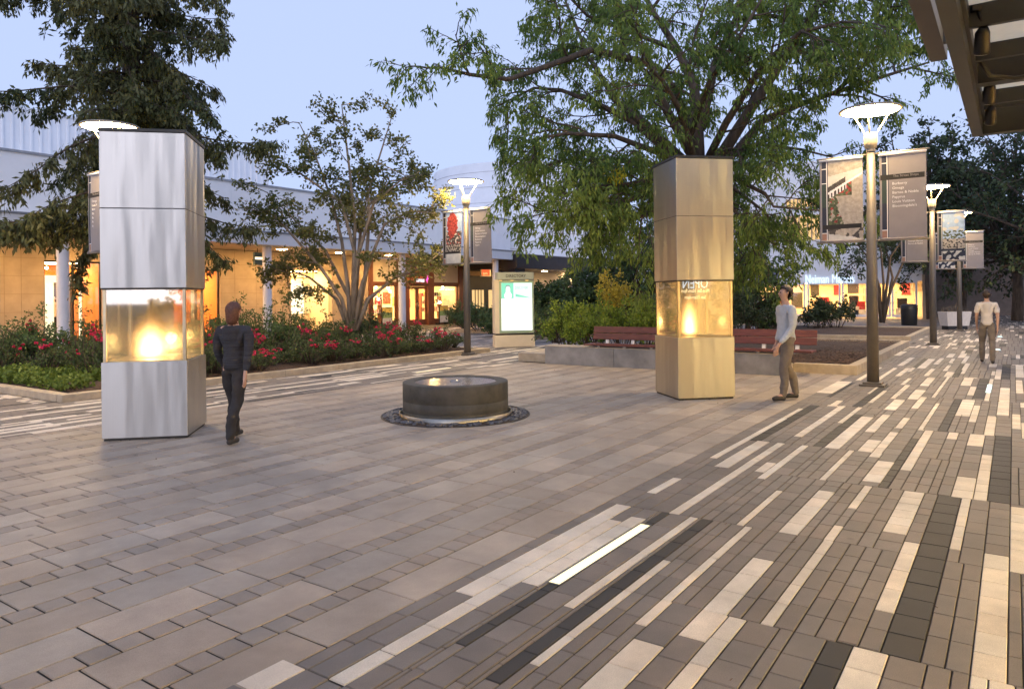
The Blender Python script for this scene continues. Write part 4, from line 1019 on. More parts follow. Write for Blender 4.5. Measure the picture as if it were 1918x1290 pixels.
for px0, px1 in ((1419, 1452), (1455, 1508), (1512, 1574), (1577, 1625), (1628, 1668), (1670, 1718)):
    y0, y1 = ny(px1), ny(px0); f = MB(); f.box(XN, XN + .12, y0, y0 + .1, .1, ztop).box(XN, XN + .12, y1 - .1, y1, .1, ztop).box(XN, XN + .12, y0 + .1, y1 - .1, ztop - .12, ztop - .001).box(XN, XN + .12, y0 + .1, y1 - .1, .1, .25)
    o = f.build('shop_window', M['fascia'], nm); MB().box(XN + .05, XN + .06, y0 + .1, y1 - .1, .25, ztop - .12).build('pane', M['glass'], o)
MB().box(XN - .001, XN + .3, ny(1577), ny(1512), ztop - .001, nz_(1540, 505)).build('sign_band', M['white_metal'], nm)
MB().box(XN - .9, XN - .002, ny(1460), ny(1420), ztop + .02, ztop + .9).build('awning', mat('grey_blue_awning', (.17, .18, .24), .7), nm)
s = thing('shop_sign', 'glowing blue white NEIMAN MARCUS letters on the far department store', 'shop sign', on_x(1508, 531, XN - .06))
text_mesh('lettering', 'Neiman', .86, M['letter_blue'], s, (0, 0, 0), (R(90), 0, R(-90)), .05, 'LEFT', .56, bold=.0); text_mesh('lettering', 'Marcus', .86, M['letter_blue'], s, (0, -1.68, 0), (R(90), 0, R(-90)), .05, 'LEFT', .56, bold=.0)
for k, (px, h) in enumerate(((1600, 1.5), (1612, 1.1), (1640, 1.7), (1690, 1.3), (1440, 1.6), (1545, 1.4), (1430, 1.2))):
    p = on_x(px, 590, XN + 1.6); t = thing('display_stand', 'goods stand inside the far store window, ' + ('behind the lamp post', 'left of the tall lamp post', 'by the small tree trunk', 'near the right end of the window', 'left of the grey shirt', 'under the lit sign', 'leftmost in the store')[k], 'display stand', (p.x, p.y, 0))
    MB().box(-.3, .3, -.35, .35, .02, h * .5, bev=.02).build('plinth', M['white_goods'], t); MB().box(-.2, .2, -.28, .28, h * .5 + .001, h, bev=.05).build('goods', M[('dark_goods', 'red_goods', 'yellow_goods', 'dark_goods', 'white_goods', 'red_goods', 'dark_goods')[k]], t)

t = thing('brick_building', 'dim brown brick building behind the dark trees at the end of the street', 'building', (0, 0, 0))
yb = on_x(1722, 550, 60).y
MB().box(60, 60.4, -40, yb, 0, 5.2).build('wall', M['grey_wall'], t); MB().box(59.9, 60.5, -40, yb + .1, 5.201, 5.5).build('coping', M['tan_stone'], t); MB().box(60.41, 75, -40, yb, 0, 5.1).build('rear_block', M['grey_wall'], t)

# small street things
p = on_ground(1703, 609); t = thing('litter_bin', 'black litter bin standing in front of the far store windows', 'litter bin', (p.x, p.y, 0))
b = MB(); b.lathe([(.34, 0), (.36, .03), (.40, .85), (.40, .92), (.36, .95)], n=24); b.build('bin_body', M['black'], t)
b = MB(); b.lathe([(.41, .951), (.41, 1.0), (.30, 1.08), (.12, 1.10), (.11, 1.06), (.001, 1.06)], n=24); b.build('lid', M['dark_metal'], t)
p = on_ground(1788, 617); t = thing('planter', 'pale planter box with dark spiky plants beyond the second lamp post', 'planter', (p.x, p.y, 0), R(-50)); t.scale = (.82, .8, .95)
b = MB(); vs = [(-.62, -.32, .18), (.62, -.32, .18), (.62, .32, .18), (-.62, .32, .18), (-.72, -.4, .85), (.72, -.4, .85), (.72, .4, .85), (-.72, .4, .85)]
b.add(vs, [(0, 3, 2, 1), (4, 5, 6, 7), (0, 1, 5, 4), (1, 2, 6, 5), (2, 3, 7, 6), (3, 0, 4, 7)]); b.build('box', M['white_shirt'], t)
MB().box(-.55, .55, -.28, .28, 0, .179).build('foot', M['dark_metal'], t)
b = MB(); rg = random.Random(2)
for i in range(160):
    x, y = rg.uniform(-.62, .62), rg.uniform(-.34, .34); a = rg.uniform(0, 6.28); h = rg.uniform(.15, .38); w = .015
    b.add([(x - w, y, .85), (x + w, y, .85), (x + .12 * math.cos(a), y + .12 * math.sin(a), .85 + h)], [(0, 1, 2)])
b.build('spiky_leaves', M['pic_dark'], t)

# ------------------------------------------------------------------ vegetation
def leaf_object(name, P, D, Ln, Wd, mt, parent=None, tint=None, kind=None, seed=0, fold=0.0):
    """many small leaf shaped faces in one mesh: P base points, D directions, Ln lengths, Wd half widths"""
    rg = np.random.default_rng(seed); n = len(P)
    D = D / (np.linalg.norm(D, axis=1, keepdims=True) + 1e-9)
    r = rg.normal(size=(n, 3)); S = np.cross(D, r); S /= (np.linalg.norm(S, axis=1, keepdims=True) + 1e-9)
    Ln = np.broadcast_to(np.asarray(Ln, float), (n,))[:, None]; Wd = np.broadcast_to(np.asarray(Wd, float), (n,))[:, None]
    V = np.empty((n, 4, 3)); V[:, 0] = P; V[:, 2] = P + D * Ln; mid = P + D * Ln * .48
    V[:, 1] = mid + S * Wd; V[:, 3] = mid - S * Wd
    V[:, 2, 2] -= fold * Ln[:, 0]
    me = bpy.data.meshes.new(name); me.vertices.add(n * 4); me.loops.add(n * 4); me.polygons.add(n)
    me.vertices.foreach_set('co', V.astype(np.float32).ravel()); me.loops.foreach_set('vertex_index', np.arange(n * 4, dtype=np.int32))
    me.polygons.foreach_set('loop_start', np.arange(0, n * 4, 4, dtype=np.int32)); me.update(calc_edges=True); me.validate()
    if tint is None: tint = rg.uniform(0, 1, n)
    a = me.attributes.new('tint', 'FLOAT', 'POINT'); a.data.foreach_set('value', np.repeat(np.clip(tint, 0, 1), 4).astype(np.float32))
    me.materials.append(mt)
    o = bpy.data.objects.new(name, me); link(o, parent)
    if kind: o['kind'] = kind
    return o
def rv(rg, s=1.0): return Vector(rg.normal(size=3)) * s
def path_from(p, d, L, n, rg, wob=.25, grav=0.0):
    pts = [p.copy()]; d = d.normalized()
    for i in range(n):
        d = (d + rv(rg, wob / math.sqrt(n)) + Vector((0, 0, grav / n))).normalized(); pts.append(pts[-1] + d * (L / n))
    return pts
class Tree:
    def __init__(s, seed): s.rg = np.random.default_rng(seed); s.wood = MB(); s.lp = []; s.ld = []
    def limb(s, pts, r0, r1, n=7):
        k = len(pts); s.wood.tube(pts, [r0 + (r1 - r0) * i / (k - 1) for i in range(k)], n)
    def leaves_on(s, pts, count, spread, down, fwd=.5):
        rg = s.rg; k = len(pts) - 1
        for _ in range(count):
            u = rg.uniform(.1, 1) * k; i = min(int(u), k - 1); p = pts[i].lerp(pts[i + 1], u - i); d = (pts[i + 1] - pts[i]).normalized()
            q = p + rv(rg, spread); s.lp.append(q); s.ld.append(d * fwd + rv(rg, .6) + Vector((0, 0, -down)))
    def grow(s, pts, r, lv, P):
        """side branches along a limb, thinner at each level; the last level carries leaves"""
        rg = s.rg; n = P['n'][lv]; k = len(pts) - 1
        for j in range(n):
            u = (P['t0'][lv] + (1 - P['t0'][lv]) * (j + rg.uniform(0, 1)) / n) * k; u = min(u, k - 1e-3); i = int(u)
            p = pts[i].lerp(pts[i + 1], u - i); d = (pts[i + 1] - pts[i]).normalized()
            side = d.cross(rv(rg)).normalized(); ang = rg.uniform(*P['ang'][lv]); nd = d * math.cos(ang) + side * math.sin(ang); nd.z = nd.z * P['flat'] + P['up'][lv]
            L = P['L'][lv] * rg.uniform(.6, 1.25) * (1 - .35 * u / k)
            q = path_from(p, nd, L, 5, rg, P['wob'], P['grav'][lv]); rr = r * P['rf']
            s.limb(q, max(rr, .006), max(rr * .4, .004), 5 if lv else 6)
            if lv + 1 < len(P['n']): s.grow(q, rr, lv + 1, P)
            else: s.leaves_on(q, P['leaves'], P['spread'], P['down'])
    def build(s, name, label, cat, base, bark, leaf, Ln, Wd, group=None, dens=1.0, seed=0, tintscale=.6, fold=0.0, crown='crown', var=.35):
        t = thing(name, label, cat, base, 0, group); off = Vector(base)
        s.wood.v = [tuple(Vector(v) - off) for v in s.wood.v]
        s.wood.build('trunk', M[bark], t)
        P = np.array([tuple(p) for p in s.lp]); D = np.array([tuple(d) for d in s.ld])
        tn = np.array([noise.noise(Vector(p) * tintscale) for p in P]) * .7 + .45 + s.rg.normal(size=len(P)) * .22
        n = len(P); o = leaf_object(crown, P - np.array(tuple(off)), D, Ln * s.rg.uniform(1 - var, 1 + var, n), Wd * s.rg.uniform(1 - var, 1 + var, n), M[leaf], t, tn, seed=seed, fold=fold)
        return t
def PTS(*a): return [at_depth(*p) for p in a]

# honey locust behind the golden pillar: main limbs placed in depth, side branches grown on them
T = Tree(21)
base = Vector((19.4, 7.3, .1)); fork = at_depth(1308, 330, 20.1)
T.limb([base, base + Vector((0, 0, .3)), base + Vector((.03, .02, 2.2)), fork], .40, .29, 12)
limbs = [
 (PTS((1308,330,20.1),(1306,240,20.2),(1300,161,20.6),(1270,95,21.2),(1225,25,22),(1180,-60,22.8)), .27),
 (PTS((1300,300,20.1),(1240,190,19.6),(1219,121,19.2),(1110,93,18.6),(1034,121,18.0),(953,149,17.4),(880,140,17.0),(830,128,16.8)), .17),
 (PTS((1302,320,20.2),(1200,225,20.8),(1153,189,21.2),(1102,105,21.8),(1075,40,22.2),(1050,-20,22.4)), .16),
 (PTS((1300,330,20.2),(1190,230,21),(1115,193,21.5),(1050,169,22),(1000,165,22.4),(930,200,22.8)), .14),
 (PTS((1318,320,20.1),(1357,282,19.8),(1421,181,19.3),(1470,109,19.0),(1534,8,18.6),(1580,-90,18.2)), .25),
 (PTS((1330,320,20.1),(1381,282,20.2),(1429,226,20.6),(1500,195,20.8),(1566,173,21),(1663,141,21.4),(1740,117,21.6)), .19),
 (PTS((1312,240,20.2),(1340,117,20.8),(1377,36,21.4),(1400,-60,22)), .2),
 (PTS((1320,330,20.0),(1377,335,19.2),(1433,363,18.6),(1449,387,18.3),(1542,395,17.8)), .10),
 (PTS((1300,330,20.0),(1240,330,19.2),(1180,345,18.6),(1120,350,18.0),(1050,365,17.6)), .12),
 (PTS((1302,335,20.3),(1230,310,21.2),(1150,300,22.0),(1060,300,22.6),(990,320,23)), .13),
 (PTS((1306,330,20.0),(1290,260,18.6),(1270,200,17.4),(1240,150,16.6),(1200,110,16.0)), .15),
 (PTS((1312,330,20.3),(1350,290,21.8),(1420,270,23.2),(1500,280,24.2),(1580,300,25)), .13),
 (PTS((1310,330,20.1),(1360,230,18.6),(1430,120,17.4),(1500,60,16.6),(1580,40,16)), .15),
 (PTS((1308,330,20.3),(1290,220,22.4),(1250,140,24),(1180,110,25)), .14),
 (PTS((1300,325,20.0),(1230,285,18.8),(1150,255,17.9),(1060,250,17.2),(980,265,16.9)), .13),
 (PTS((1534,8,18.6),(1600,-10,18.4),(1680,20,18.2)), .09),
 (PTS((1302,335,19.8),(1235,355,18.9),(1150,385,18.2),(1070,395,17.8),(1000,395,17.5)), .10),
 (PTS((1303,340,19.9),(1250,375,19.2),(1195,410,18.9),(1140,425,18.7)), .10),
 (PTS((1312,340,20.1),(1360,370,19.9),(1400,430,19.9),(1415,480,20.0)), .10),
 (PTS((1314,340,20.4),(1370,350,21.4),(1430,395,22.2),(1460,430,22.6)), .10),
 (PTS((1298,330,20.5),(1220,340,21.6),(1130,360,22.4),(1060,400,22.8)), .10),
 (PTS((1270,95,21.2),(1180,60,20),(1100,30,19),(1060,-10,18.5)), .10),
 (PTS((1377,36,21.4),(1450,30,20.6),(1530,60,20),(1600,100,19.6)), .10),
 (PTS((1566,173,21),(1620,120,20.4),(1660,60,20),(1700,0,19.8)), .09),
 (PTS((1290,260,18.6),(1330,150,17.6),(1390,60,17),(1450,-40,16.6)), .11),
]
PL = dict(n=[8, 6, 4], t0=[.16, .2, .15], ang=[(.5, 1.15), (.4, 1.1), (.4, 1.1)], L=[2.0, 1.0, .5], up=[.10, .0, -.05], grav=[-.2, -.4, -.75], flat=.75, wob=.30, rf=.42, leaves=14, spread=.06, down=.95)
for pts, r in limbs:
    r *= .8; T.limb(pts, r, r * .2, 8); T.grow(pts, r * .6, 0, PL)
    T.leaves_on(pts[-2:], 30, .12, .9)
LOCUST = T.build('honey_locust', 'great spreading honey locust tree with drooping leaves behind the golden pillar', 'tree', base, 'bark', 'lf_locust', .15, .026, seed=31, fold=.15)

# a spray of yellow leaves
rg = np.random.default_rng(5); c = np.array(tuple(at_depth(1155, 325, 17.6))); P = c + rg.normal(size=(70, 3)) * np.array([.10, .12, .10]); D = rg.normal(size=(70, 3)) * .5 + np.array([0, 0, -1])
leaf_object('yellow_leaf_spray', P - np.array(tuple(base)), D, .15, .03, M['lf_locust_y'], LOCUST)

# tall spruce on the left: whorls of drooping branches hung with short twigs
def conifer(px, Y, H, z0, rad, label, seed, nb, leaf='lf_conifer', Ln=.17, Wd=.028, dens=1.0, taper=.55, group=None):
    T = Tree(seed); rg = T.rg; x = on_y(px, 550, Y).x; base = Vector((x, Y, .1))
    T.limb([base, base + Vector((0, 0, H * .3)), base + Vector((.05, 0, H * .7)), base + Vector((0, 0, H))], .24 * H / 16, .03, 10)
    for i in range(nb):
        f = (i + rg.uniform(0, 1)) / nb; z = z0 + (H - z0) * f ** 1.1; a = i * 2.399 + rg.uniform(-.7, .7)
        R0 = rad * (1 - f ** taper * .92) * rg.uniform(.45, 1.2) * (1 + .18 * math.sin(z * 1.7 + a))
        d = Vector((math.cos(a), math.sin(a), rg.uniform(-.15, .45))); p = base + Vector((0, 0, z))
        n = 7; pts = [p]; dd = d.normalized(); sag = rg.uniform(.06, .24)
        for k in range(n):
            dd = (dd + Vector((0, 0, -sag if k < 5 else .06)) + rv(rg, .09)).normalized(); pts.append(pts[-1] + dd * R0 / n)
        T.limb(pts, .035 * (1 - f) + .012, .006, 5)
        m = int(R0 * 17 * dens)
        for j in range(m):
            u = rg.uniform(.15, 1) * n; u = min(u, n - 1e-3); k = int(u); q = pts[k].lerp(pts[k + 1], u - k); dr = (pts[k + 1] - pts[k]).normalized()
            L = rg.uniform(.25, .8) * (1.15 - .5 * u / n); tw = path_from(q, dr * .5 + rv(rg, .8) + Vector((0, 0, -.35)), L, 3, rg, .3, -1.5)
            T.wood.tube(tw, [.007, .006, .005, .003], 3, cap=False)
            T.leaves_on(tw, int(17 * dens), .045, .9, .4)
    return T.build('spruce_tree', label, 'tree', base, 'bark', leaf, Ln, Wd, seed=seed, tintscale=.8, group=group)
conifer(250, 19.0, 22.0, 3.3, 3.15, 'tall dark spruce with drooping branches behind the left steel pillar', 41, 230, taper=2.4)

# small many stemmed tree in the rose bed
T = Tree(51); base = on_y(652, 600, 17.2); base.z = .1
D0 = base.x * FW[0] + base.y * FW[1]
stems = [([(655,618),(640,560),(600,500),(560,455),(520,410),(490,390)], -.9), ([(657,618),(652,540),(640,450),(620,370),(590,290),(560,230)], .6), ([(660,618),(662,520),(665,420),(655,320),(645,240),(640,195)], -.2),
         ([(664,618),(676,540),(700,470),(720,420),(770,395),(815,400)], -.8), ([(666,618),(684,520),(690,430),(690,360),(715,280),(735,215)], .5), ([(660,618),(655,560),(610,470),(560,420),(500,360)], 1.3),
         ([(662,618),(670,500),(678,400),(730,340),(785,330)], 1.0), ([(668,618),(690,560),(740,520),(790,500),(830,470)], .2), ([(654,618),(630,560),(580,520),(530,500)], .5), ([(660,618),(664,470),(640,380),(570,330),(520,300)], -1.0), ([(660,618),(670,480),(700,380),(760,330),(700,300)], -1.4)]
PO = dict(n=[9, 6], t0=[.35, .2], ang=[(.5, 1.2), (.5, 1.2)], L=[1.25, .6], up=[.06, .0], grav=[.0, -.05], flat=.55, wob=.35, rf=.45, leaves=26, spread=.07, down=.15)
for s, dd in stems:
    k = len(s) - 1; pts = [at_depth(a, b, D0 + dd * (i / k)) for i, (a, b) in enumerate(s)]; T.limb(pts, .075, .014, 8); T.grow(pts, .035, 0, PO)
    T.leaves_on(pts[-2:], 22, .1, .2)
T.build('ornamental_tree', 'small many stemmed tree with thin layered foliage in the rose bed', 'tree', base, 'bark_pale', 'lf_orn', .11, .037, seed=52)

def leafy(name, label, cat, base, H, rad, zc, seed, leaf, n1, Ln, Wd, group=None, trunk=.2, bark='bark', nl=14, asp=.8):
    """broad crown on a short trunk: limbs reach points spread through an uneven egg shaped volume"""
    T = Tree(seed); rg = T.rg; base = Vector(base); top = base + Vector((0, 0, zc))
    T.limb([base, base.lerp(top, .5) + rv(rg, .05), top], trunk, trunk * .75, 9)
    P = dict(n=[6, 4], t0=[.3, .2], ang=[(.5, 1.2), (.4, 1.2)], L=[rad * .42, rad * .24], up=[.05, .0], grav=[-.1, -.2], flat=.8, wob=.35, rf=.45, leaves=nl, spread=rad * .025, down=.4)
    for i in range(n1):
        a = i * 2.399; f = (i + .5) / n1; el = math.asin(min(1, f * 1.15 - .15)); rr = rg.uniform(.65, 1.05)
        tgt = base + Vector((math.cos(a) * math.cos(el) * rad * rr, math.sin(a) * math.cos(el) * rad * rr, zc + (H - zc) * (.15 + .85 * math.sin(el)) * rr * 1.0 if el > 0 else zc + rad * math.sin(el) * .5))
        st = base.lerp(top, rg.uniform(.75, 1)); q = [st, st.lerp(tgt, .35) + rv(rg, rad * .05) + Vector((0, 0, .05 * H)), st.lerp(tgt, .7) + rv(rg, rad * .05) + Vector((0, 0, .04 * H)), tgt]
        T.limb(q, trunk * .45, .02, 6); T.grow(q, trunk * .25, 0, P); T.leaves_on(q[-2:], nl * 2, rad * .05, .3)
    return T.build(name, label, cat, base, bark, leaf, Ln, Wd, seed=seed, group=group)
def gp(px, D): p = at_depth(px, 550, D); return (p.x, p.y, .05)
leafy('street_tree', 'large dark tree at the right edge behind the canopy', 'tree', gp(1905, 40), 12.5, 5.2, 3.0, 61, 'lf_dark', 26, .24, .07, 'dark trees at the end of the street', .3)
leafy('street_tree', 'dark tree behind the far small lamp post', 'tree', gp(1800, 46), 12.0, 4.6, 3.2, 62, 'lf_dark', 24, .26, .075, 'dark trees at the end of the street', .3)
leafy('street_tree', 'tall dark tree rising between the near banner and the canopy corner', 'tree', gp(1745, 44), 13.5, 3.6, 4.5, 63, 'lf_dark', 24, .26, .075, 'dark trees at the end of the street', .3)
leafy('street_tree', 'dark tree beyond the right edge of the street', 'tree', gp(2040, 34), 12.5, 5.0, 2.6, 64, 'lf_dark', 22, .24, .07, 'dark trees at the end of the street', .3)
leafy('street_tree', 'unseen dark tree added behind the viewer to darken the reflection in the left steel pillar', 'tree', (-8.7, -.6, 0), 9, 2.1, 1.2, 65, 'lf_dark', 18, .2, .06, None, .2)  # out of view, added to put a dark band into the pillar's reflection
# small tree in the far bed with bare dark stems
T = Tree(71); base = Vector(gp(1652, 34)); D0 = 34
for s, dd in [([(1650,604),(1648,540),(1632,490),(1608,460),(1580,458)], .5), ([(1653,604),(1662,530),(1668,480),(1690,450),(1700,440)], -.4), ([(1655,604),(1668,545),(1690,495),(1705,470),(1712,490)], .6), ([(1651,604),(1640,520),(1620,490),(1600,490),(1588,500)], -.8), ([(1654,604),(1655,530),(1650,470),(1640,430)], 0), ([(1655,604),(1672,520),(1660,470),(1620,440)], 1)]:
    k = len(s) - 1; pts = [at_depth(a, b, D0 + dd * i / k) for i, (a, b) in enumerate(s)]; T.limb(pts, .075, .02, 7)
    T.grow(pts, .04, 0, dict(n=[6, 4], t0=[.5, .2], ang=[(.5, 1.2), (.5, 1.2)], L=[.95, .55], up=[.05, 0], grav=[-.05, -.1], flat=.6, wob=.35, rf=.5, leaves=12, spread=.07, down=.3))
T.build('ornamental_tree', 'small dark multi stemmed tree in the far bed in front of the lit store', 'tree', base, 'bark', 'lf_dark', .15, .05, seed=72)
# dark evergreens behind the bright shrubs
for px, D, H, rad, lb, sd in ((1040, 31, 2.7, 1.4, 'dark evergreen leftmost behind the bright shrub, beside the directory sign', 81), (1095, 33, 3.1, 1.4, 'dark evergreen behind the left side of the yellow bush', 82), (1165, 34, 5.2, 2.0, 'tall dark evergreen behind the yellow bush', 83), (1230, 32, 5.6, 2.1, 'dark evergreen right behind the golden pillar', 84), (1000, 60, 8.6, 2.4, 'dark pine above the flat black canopy', 85), (1400, 30, 5.0, 1.9, 'dark evergreen just right of the golden pillar', 86), (1130, 46, 7.6, 3.0, 'broad dark evergreen far behind the yellow bush', 87)):
    leafy('evergreen_tree', lb, 'tree', gp(px, D), H, rad, .5, sd, 'lf_hedge', 20, .15, .045, 'evergreens behind the bright shrubs', .12, nl=16)

# shrubs
def shrub_mesh(seed, rx, ry, h, n, Ln, Wd, leaf, nst=26, up=.5):
    """leaves along stems that fan out of the ground, clumped"""
    T = Tree(seed); rg = T.rg
    for i in range(nst):
        a = rg.uniform(0, 2 * PI); f = math.sqrt(rg.uniform(0, 1)); hh = h * rg.uniform(.55, 1.08) * (1 - .45 * f * f)
        tip = Vector((math.cos(a) * rx * f, math.sin(a) * ry * f, hh)); st = Vector((tip.x * .25, tip.y * .25, 0))
        q = [st, st.lerp(tip, .4) + rv(rg, .05) + Vector((0, 0, h * .08)), st.lerp(tip, .75) + rv(rg, .05), tip]
        T.wood.tube(q, [.012, .010, .008, .004], 4)
        for k in range(3):
            u = rg.uniform(.35, .95) * 3; i0 = min(int(u), 2); p = q[i0].lerp(q[i0 + 1], u - i0); s = path_from(p, rv(rg) + Vector((0, 0, up)), h * rg.uniform(.14, .3), 3, rg, .3, 0); T.wood.tube(s, .004, 3, cap=False); T.leaves_on(s, max(4, n // (nst * 4)), h * .03, -.1, .4)
        T.leaves_on(q[1:], max(4, n // (nst * 4)), h * .045, -.1, .4)
    return T
def shrub(name, label, cat, x, y, z, rx, ry, h, n, Ln, Wd, leaf, seed, group=None, flowers=0, nst=26, up=.5):
    T = shrub_mesh(seed, rx, ry, h, n, Ln, Wd, leaf, nst, up); t = thing(name, label, cat, (x, y, z), 0, group)
    T.wood.build('stems', M['bark'], t); P = np.array([tuple(p) for p in T.lp]); D = np.array([tuple(d) for d in T.ld]); ok = P[:, 2] > .01; P, D = P[ok], D[ok]; rg = T.rg; m = len(P)
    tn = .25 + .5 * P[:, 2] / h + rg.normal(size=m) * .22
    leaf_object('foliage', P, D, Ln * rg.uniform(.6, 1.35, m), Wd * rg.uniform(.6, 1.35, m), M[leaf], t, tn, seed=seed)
    if flowers: add_flowers(t, P, rg, h, flowers, seed)
    return t
def add_flowers(t, P, rg, h, nf, seed):
    hi = P[P[:, 2] > h * .55]
    if len(hi) < 5: hi = P
    b, dd = [], []
    cl = hi[rg.integers(0, len(hi), max(1, nf // 6))]
    for i in range(nf):
        c = cl[rg.integers(0, len(cl))] + rg.normal(size=3) * np.array([.07, .07, .045])
        for k in range(9):
            d = rg.normal(size=3); d[2] = abs(d[2]) * .6 + .1; d /= np.linalg.norm(d); b.append(c); dd.append(d)
    leaf_object('blossoms', np.array(b), np.array(dd), .050, .030, M['petal'], t, seed=seed + 1)
for i, (px, D, rx, ry, h, n, leaf, lb) in enumerate((
    (1062, 22.0, .95, .95, 1.35, 3600, 'lf_bright', 'bright green shrub at the left end of the grey wall, by the directory sign'),
    (1105, 20.6, .9, .9, 1.25, 3400, 'lf_bright', 'bright green shrub behind the left end of the left red bench'),
    (1120, 23.2, 1.1, 1.0, 1.75, 3800, 'lf_bright', 'tallest yellow green shrub under the yellow bush'),
    (1165, 21.0, 1.0, .9, 1.45, 3600, 'lf_bright', 'green shrub behind the middle of the left red bench'),
    (1210, 21.4, 1.0, 1.0, 1.55, 3600, 'lf_bright', 'green shrub beside the left edge of the golden pillar'),
    (1255, 22.5, 1.0, 1.0, 1.6, 2600, 'lf_hedge', 'dark green shrub hidden behind the golden pillar'),
    (1045, 24.2, .9, .9, 1.2, 2600, 'lf_hedge', 'low dark shrub right of the directory sign base'))):
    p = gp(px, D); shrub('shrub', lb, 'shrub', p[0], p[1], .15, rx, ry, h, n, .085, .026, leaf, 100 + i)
p = gp(1145, 24.5); shrub('shrub', 'yellow leaved bush standing above the bright green shrubs', 'shrub', p[0], p[1], 1.0, .75, .7, 1.55, 1700, .10, .034, 'lf_yellow', 120, nst=16)
for i, (px, D, rx, h, lb) in enumerate(((900, 34, 1.5, 1.35, 'round green shrub between the lamp post and the directory sign'), (875, 36, 1.2, 1.5, 'green shrub behind the pole of the lamp by the rose bed'), (925, 31, 1.0, 1.0, 'green shrub at the left side of the directory sign'), (1012, 30, 1.0, 1.1, 'dark shrub peeking out right of the directory sign'), (1030, 29, .9, 1.6, 'upright dark shrub between the directory sign and the bright shrubs'))):
    p = gp(px, D); shrub('shrub', lb, 'shrub', p[0], p[1], .1, rx, rx, h, 2600, .10, .032, 'lf_hedge', 130 + i)
for i, (px, D, h, lb) in enumerate(((1385, 27, 2.2, 'dark shrub between the golden pillar and the grey shirt'), (1420, 30, 1.6, 'dark shrub left of the grey shirt, in front of the lit store'), (1535, 32, 1.45, 'dark shrub right of the grey shirt under the lit store sign'), (1565, 33, 1.6, 'dark shrub beside the lit store doorway'), (1450, 33, 1.4, 'dark shrub behind the grey shirt'))):
    p = gp(px, D); shrub('shrub', lb, 'shrub', p[0], p[1], .1, 1.0, 1.0, h, 2600, .11, .034, 'lf_dark', 140 + i)
for i in range(7):
    p = gp(1735 + i * 34, 57); shrub('shrub', 'dark low hedge shrub in the row at the foot of the brown brick building', 'shrub', p[0], p[1], 0, 1.1, .8, .95, 900, .16, .06, 'lf_dark', 150 + i, 'dark hedge shrubs by the brick building')
# rose bed: red flowering bushes along the kerb, taller green shrubs behind
k = 0
RB = [(x, 14.15 + .25 * math.sin(x * 3), .55 + .12 * math.sin(x * 5)) for x in np.arange(8.4, 17.5, .82)] + [(x, 15.2 + .3 * math.sin(x * 2), .85) for x in np.arange(8.2, 17.4, .95)]
protos = [None] * 5
for i, (x, y, h) in enumerate(RB):
    row = 'front' if y < 14.7 else 'second'
    lb = 'red flowering rose bush in the %s row, %s' % (row, 'left of the small tree' if x < 12.5 else ('below the small tree' if x < 14.6 else 'by the lamp post'))
    j = i % 5
    if protos[j] is None:
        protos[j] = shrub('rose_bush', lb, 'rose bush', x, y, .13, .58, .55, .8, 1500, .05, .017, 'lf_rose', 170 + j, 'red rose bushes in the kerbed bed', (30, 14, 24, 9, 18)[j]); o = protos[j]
    else: o = copy_tree(protos[j], None, (x, y, .13), i * 1.3, lb)
    o.scale = (1, 1, h / .72)
for x, y, lb, sc in ((7.2, 15.2, 'red rose bush with the most open blooms, left of the steel pillar', 1.25), (7.7, 14.5, 'low red rose bush close to the left side of the steel pillar', .8), (6.9, 16.6, 'rose bush behind the low leafy plants at the far left', 1.0), (7.9, 17.2, 'rose bush in front of the white column left of the pillar', 1.3), (6.6, 18.4, 'rose bush with few blooms by the tan wall at the far left', 1.2), (7.6, 19.6, 'tall rose bush under the spruce at the far left', 1.4)):
    o = copy_tree(protos[1], None, (x, y, .13), x * 2, lb); o.scale = (1, 1, sc)
tall = None
for i, (px, Y, h, lb) in enumerate(((395, 17.0, 1.5, 'tall leafy green shrub just right of the left steel pillar'), (445, 17.6, 1.7, 'tall leafy green shrub behind the person in dark clothes'), (490, 17.2, 1.5, 'leafy green shrub left of the white column'), (530, 16.6, 1.7, 'leafy green shrub right of the white column'), (575, 16.8, 1.4, 'leafy green shrub left of the small tree stems'), (625, 17.6, 1.2, 'leafy green shrub behind the small tree stems'), (690, 17.8, 1.5, 'leafy green shrub right of the small tree stems'), (350, 18, 1.4, 'leafy green shrub behind the left steel pillar'), (20, 19.5, 1.3, 'leafy shrub in front of the tan wall at the far left'), (65, 19, 1.5, 'leafy shrub left of the lit shop window'), (165, 19.2, 1.5, 'leafy shrub between the lit shop window and the steel pillar'))):
    x = on_y(px, 550, Y).x
    if tall is None: tall = shrub('shrub', lb, 'shrub', x, Y, .13, .8, .8, 1.5, 2600, .075, .022, 'lf_hedge', 190, 'green shrubs behind the roses'); o = tall
    else: o = copy_tree(tall, None, (x, Y, .13), i * 1.1, lb)
    o.scale = (1, 1, h / 1.75)
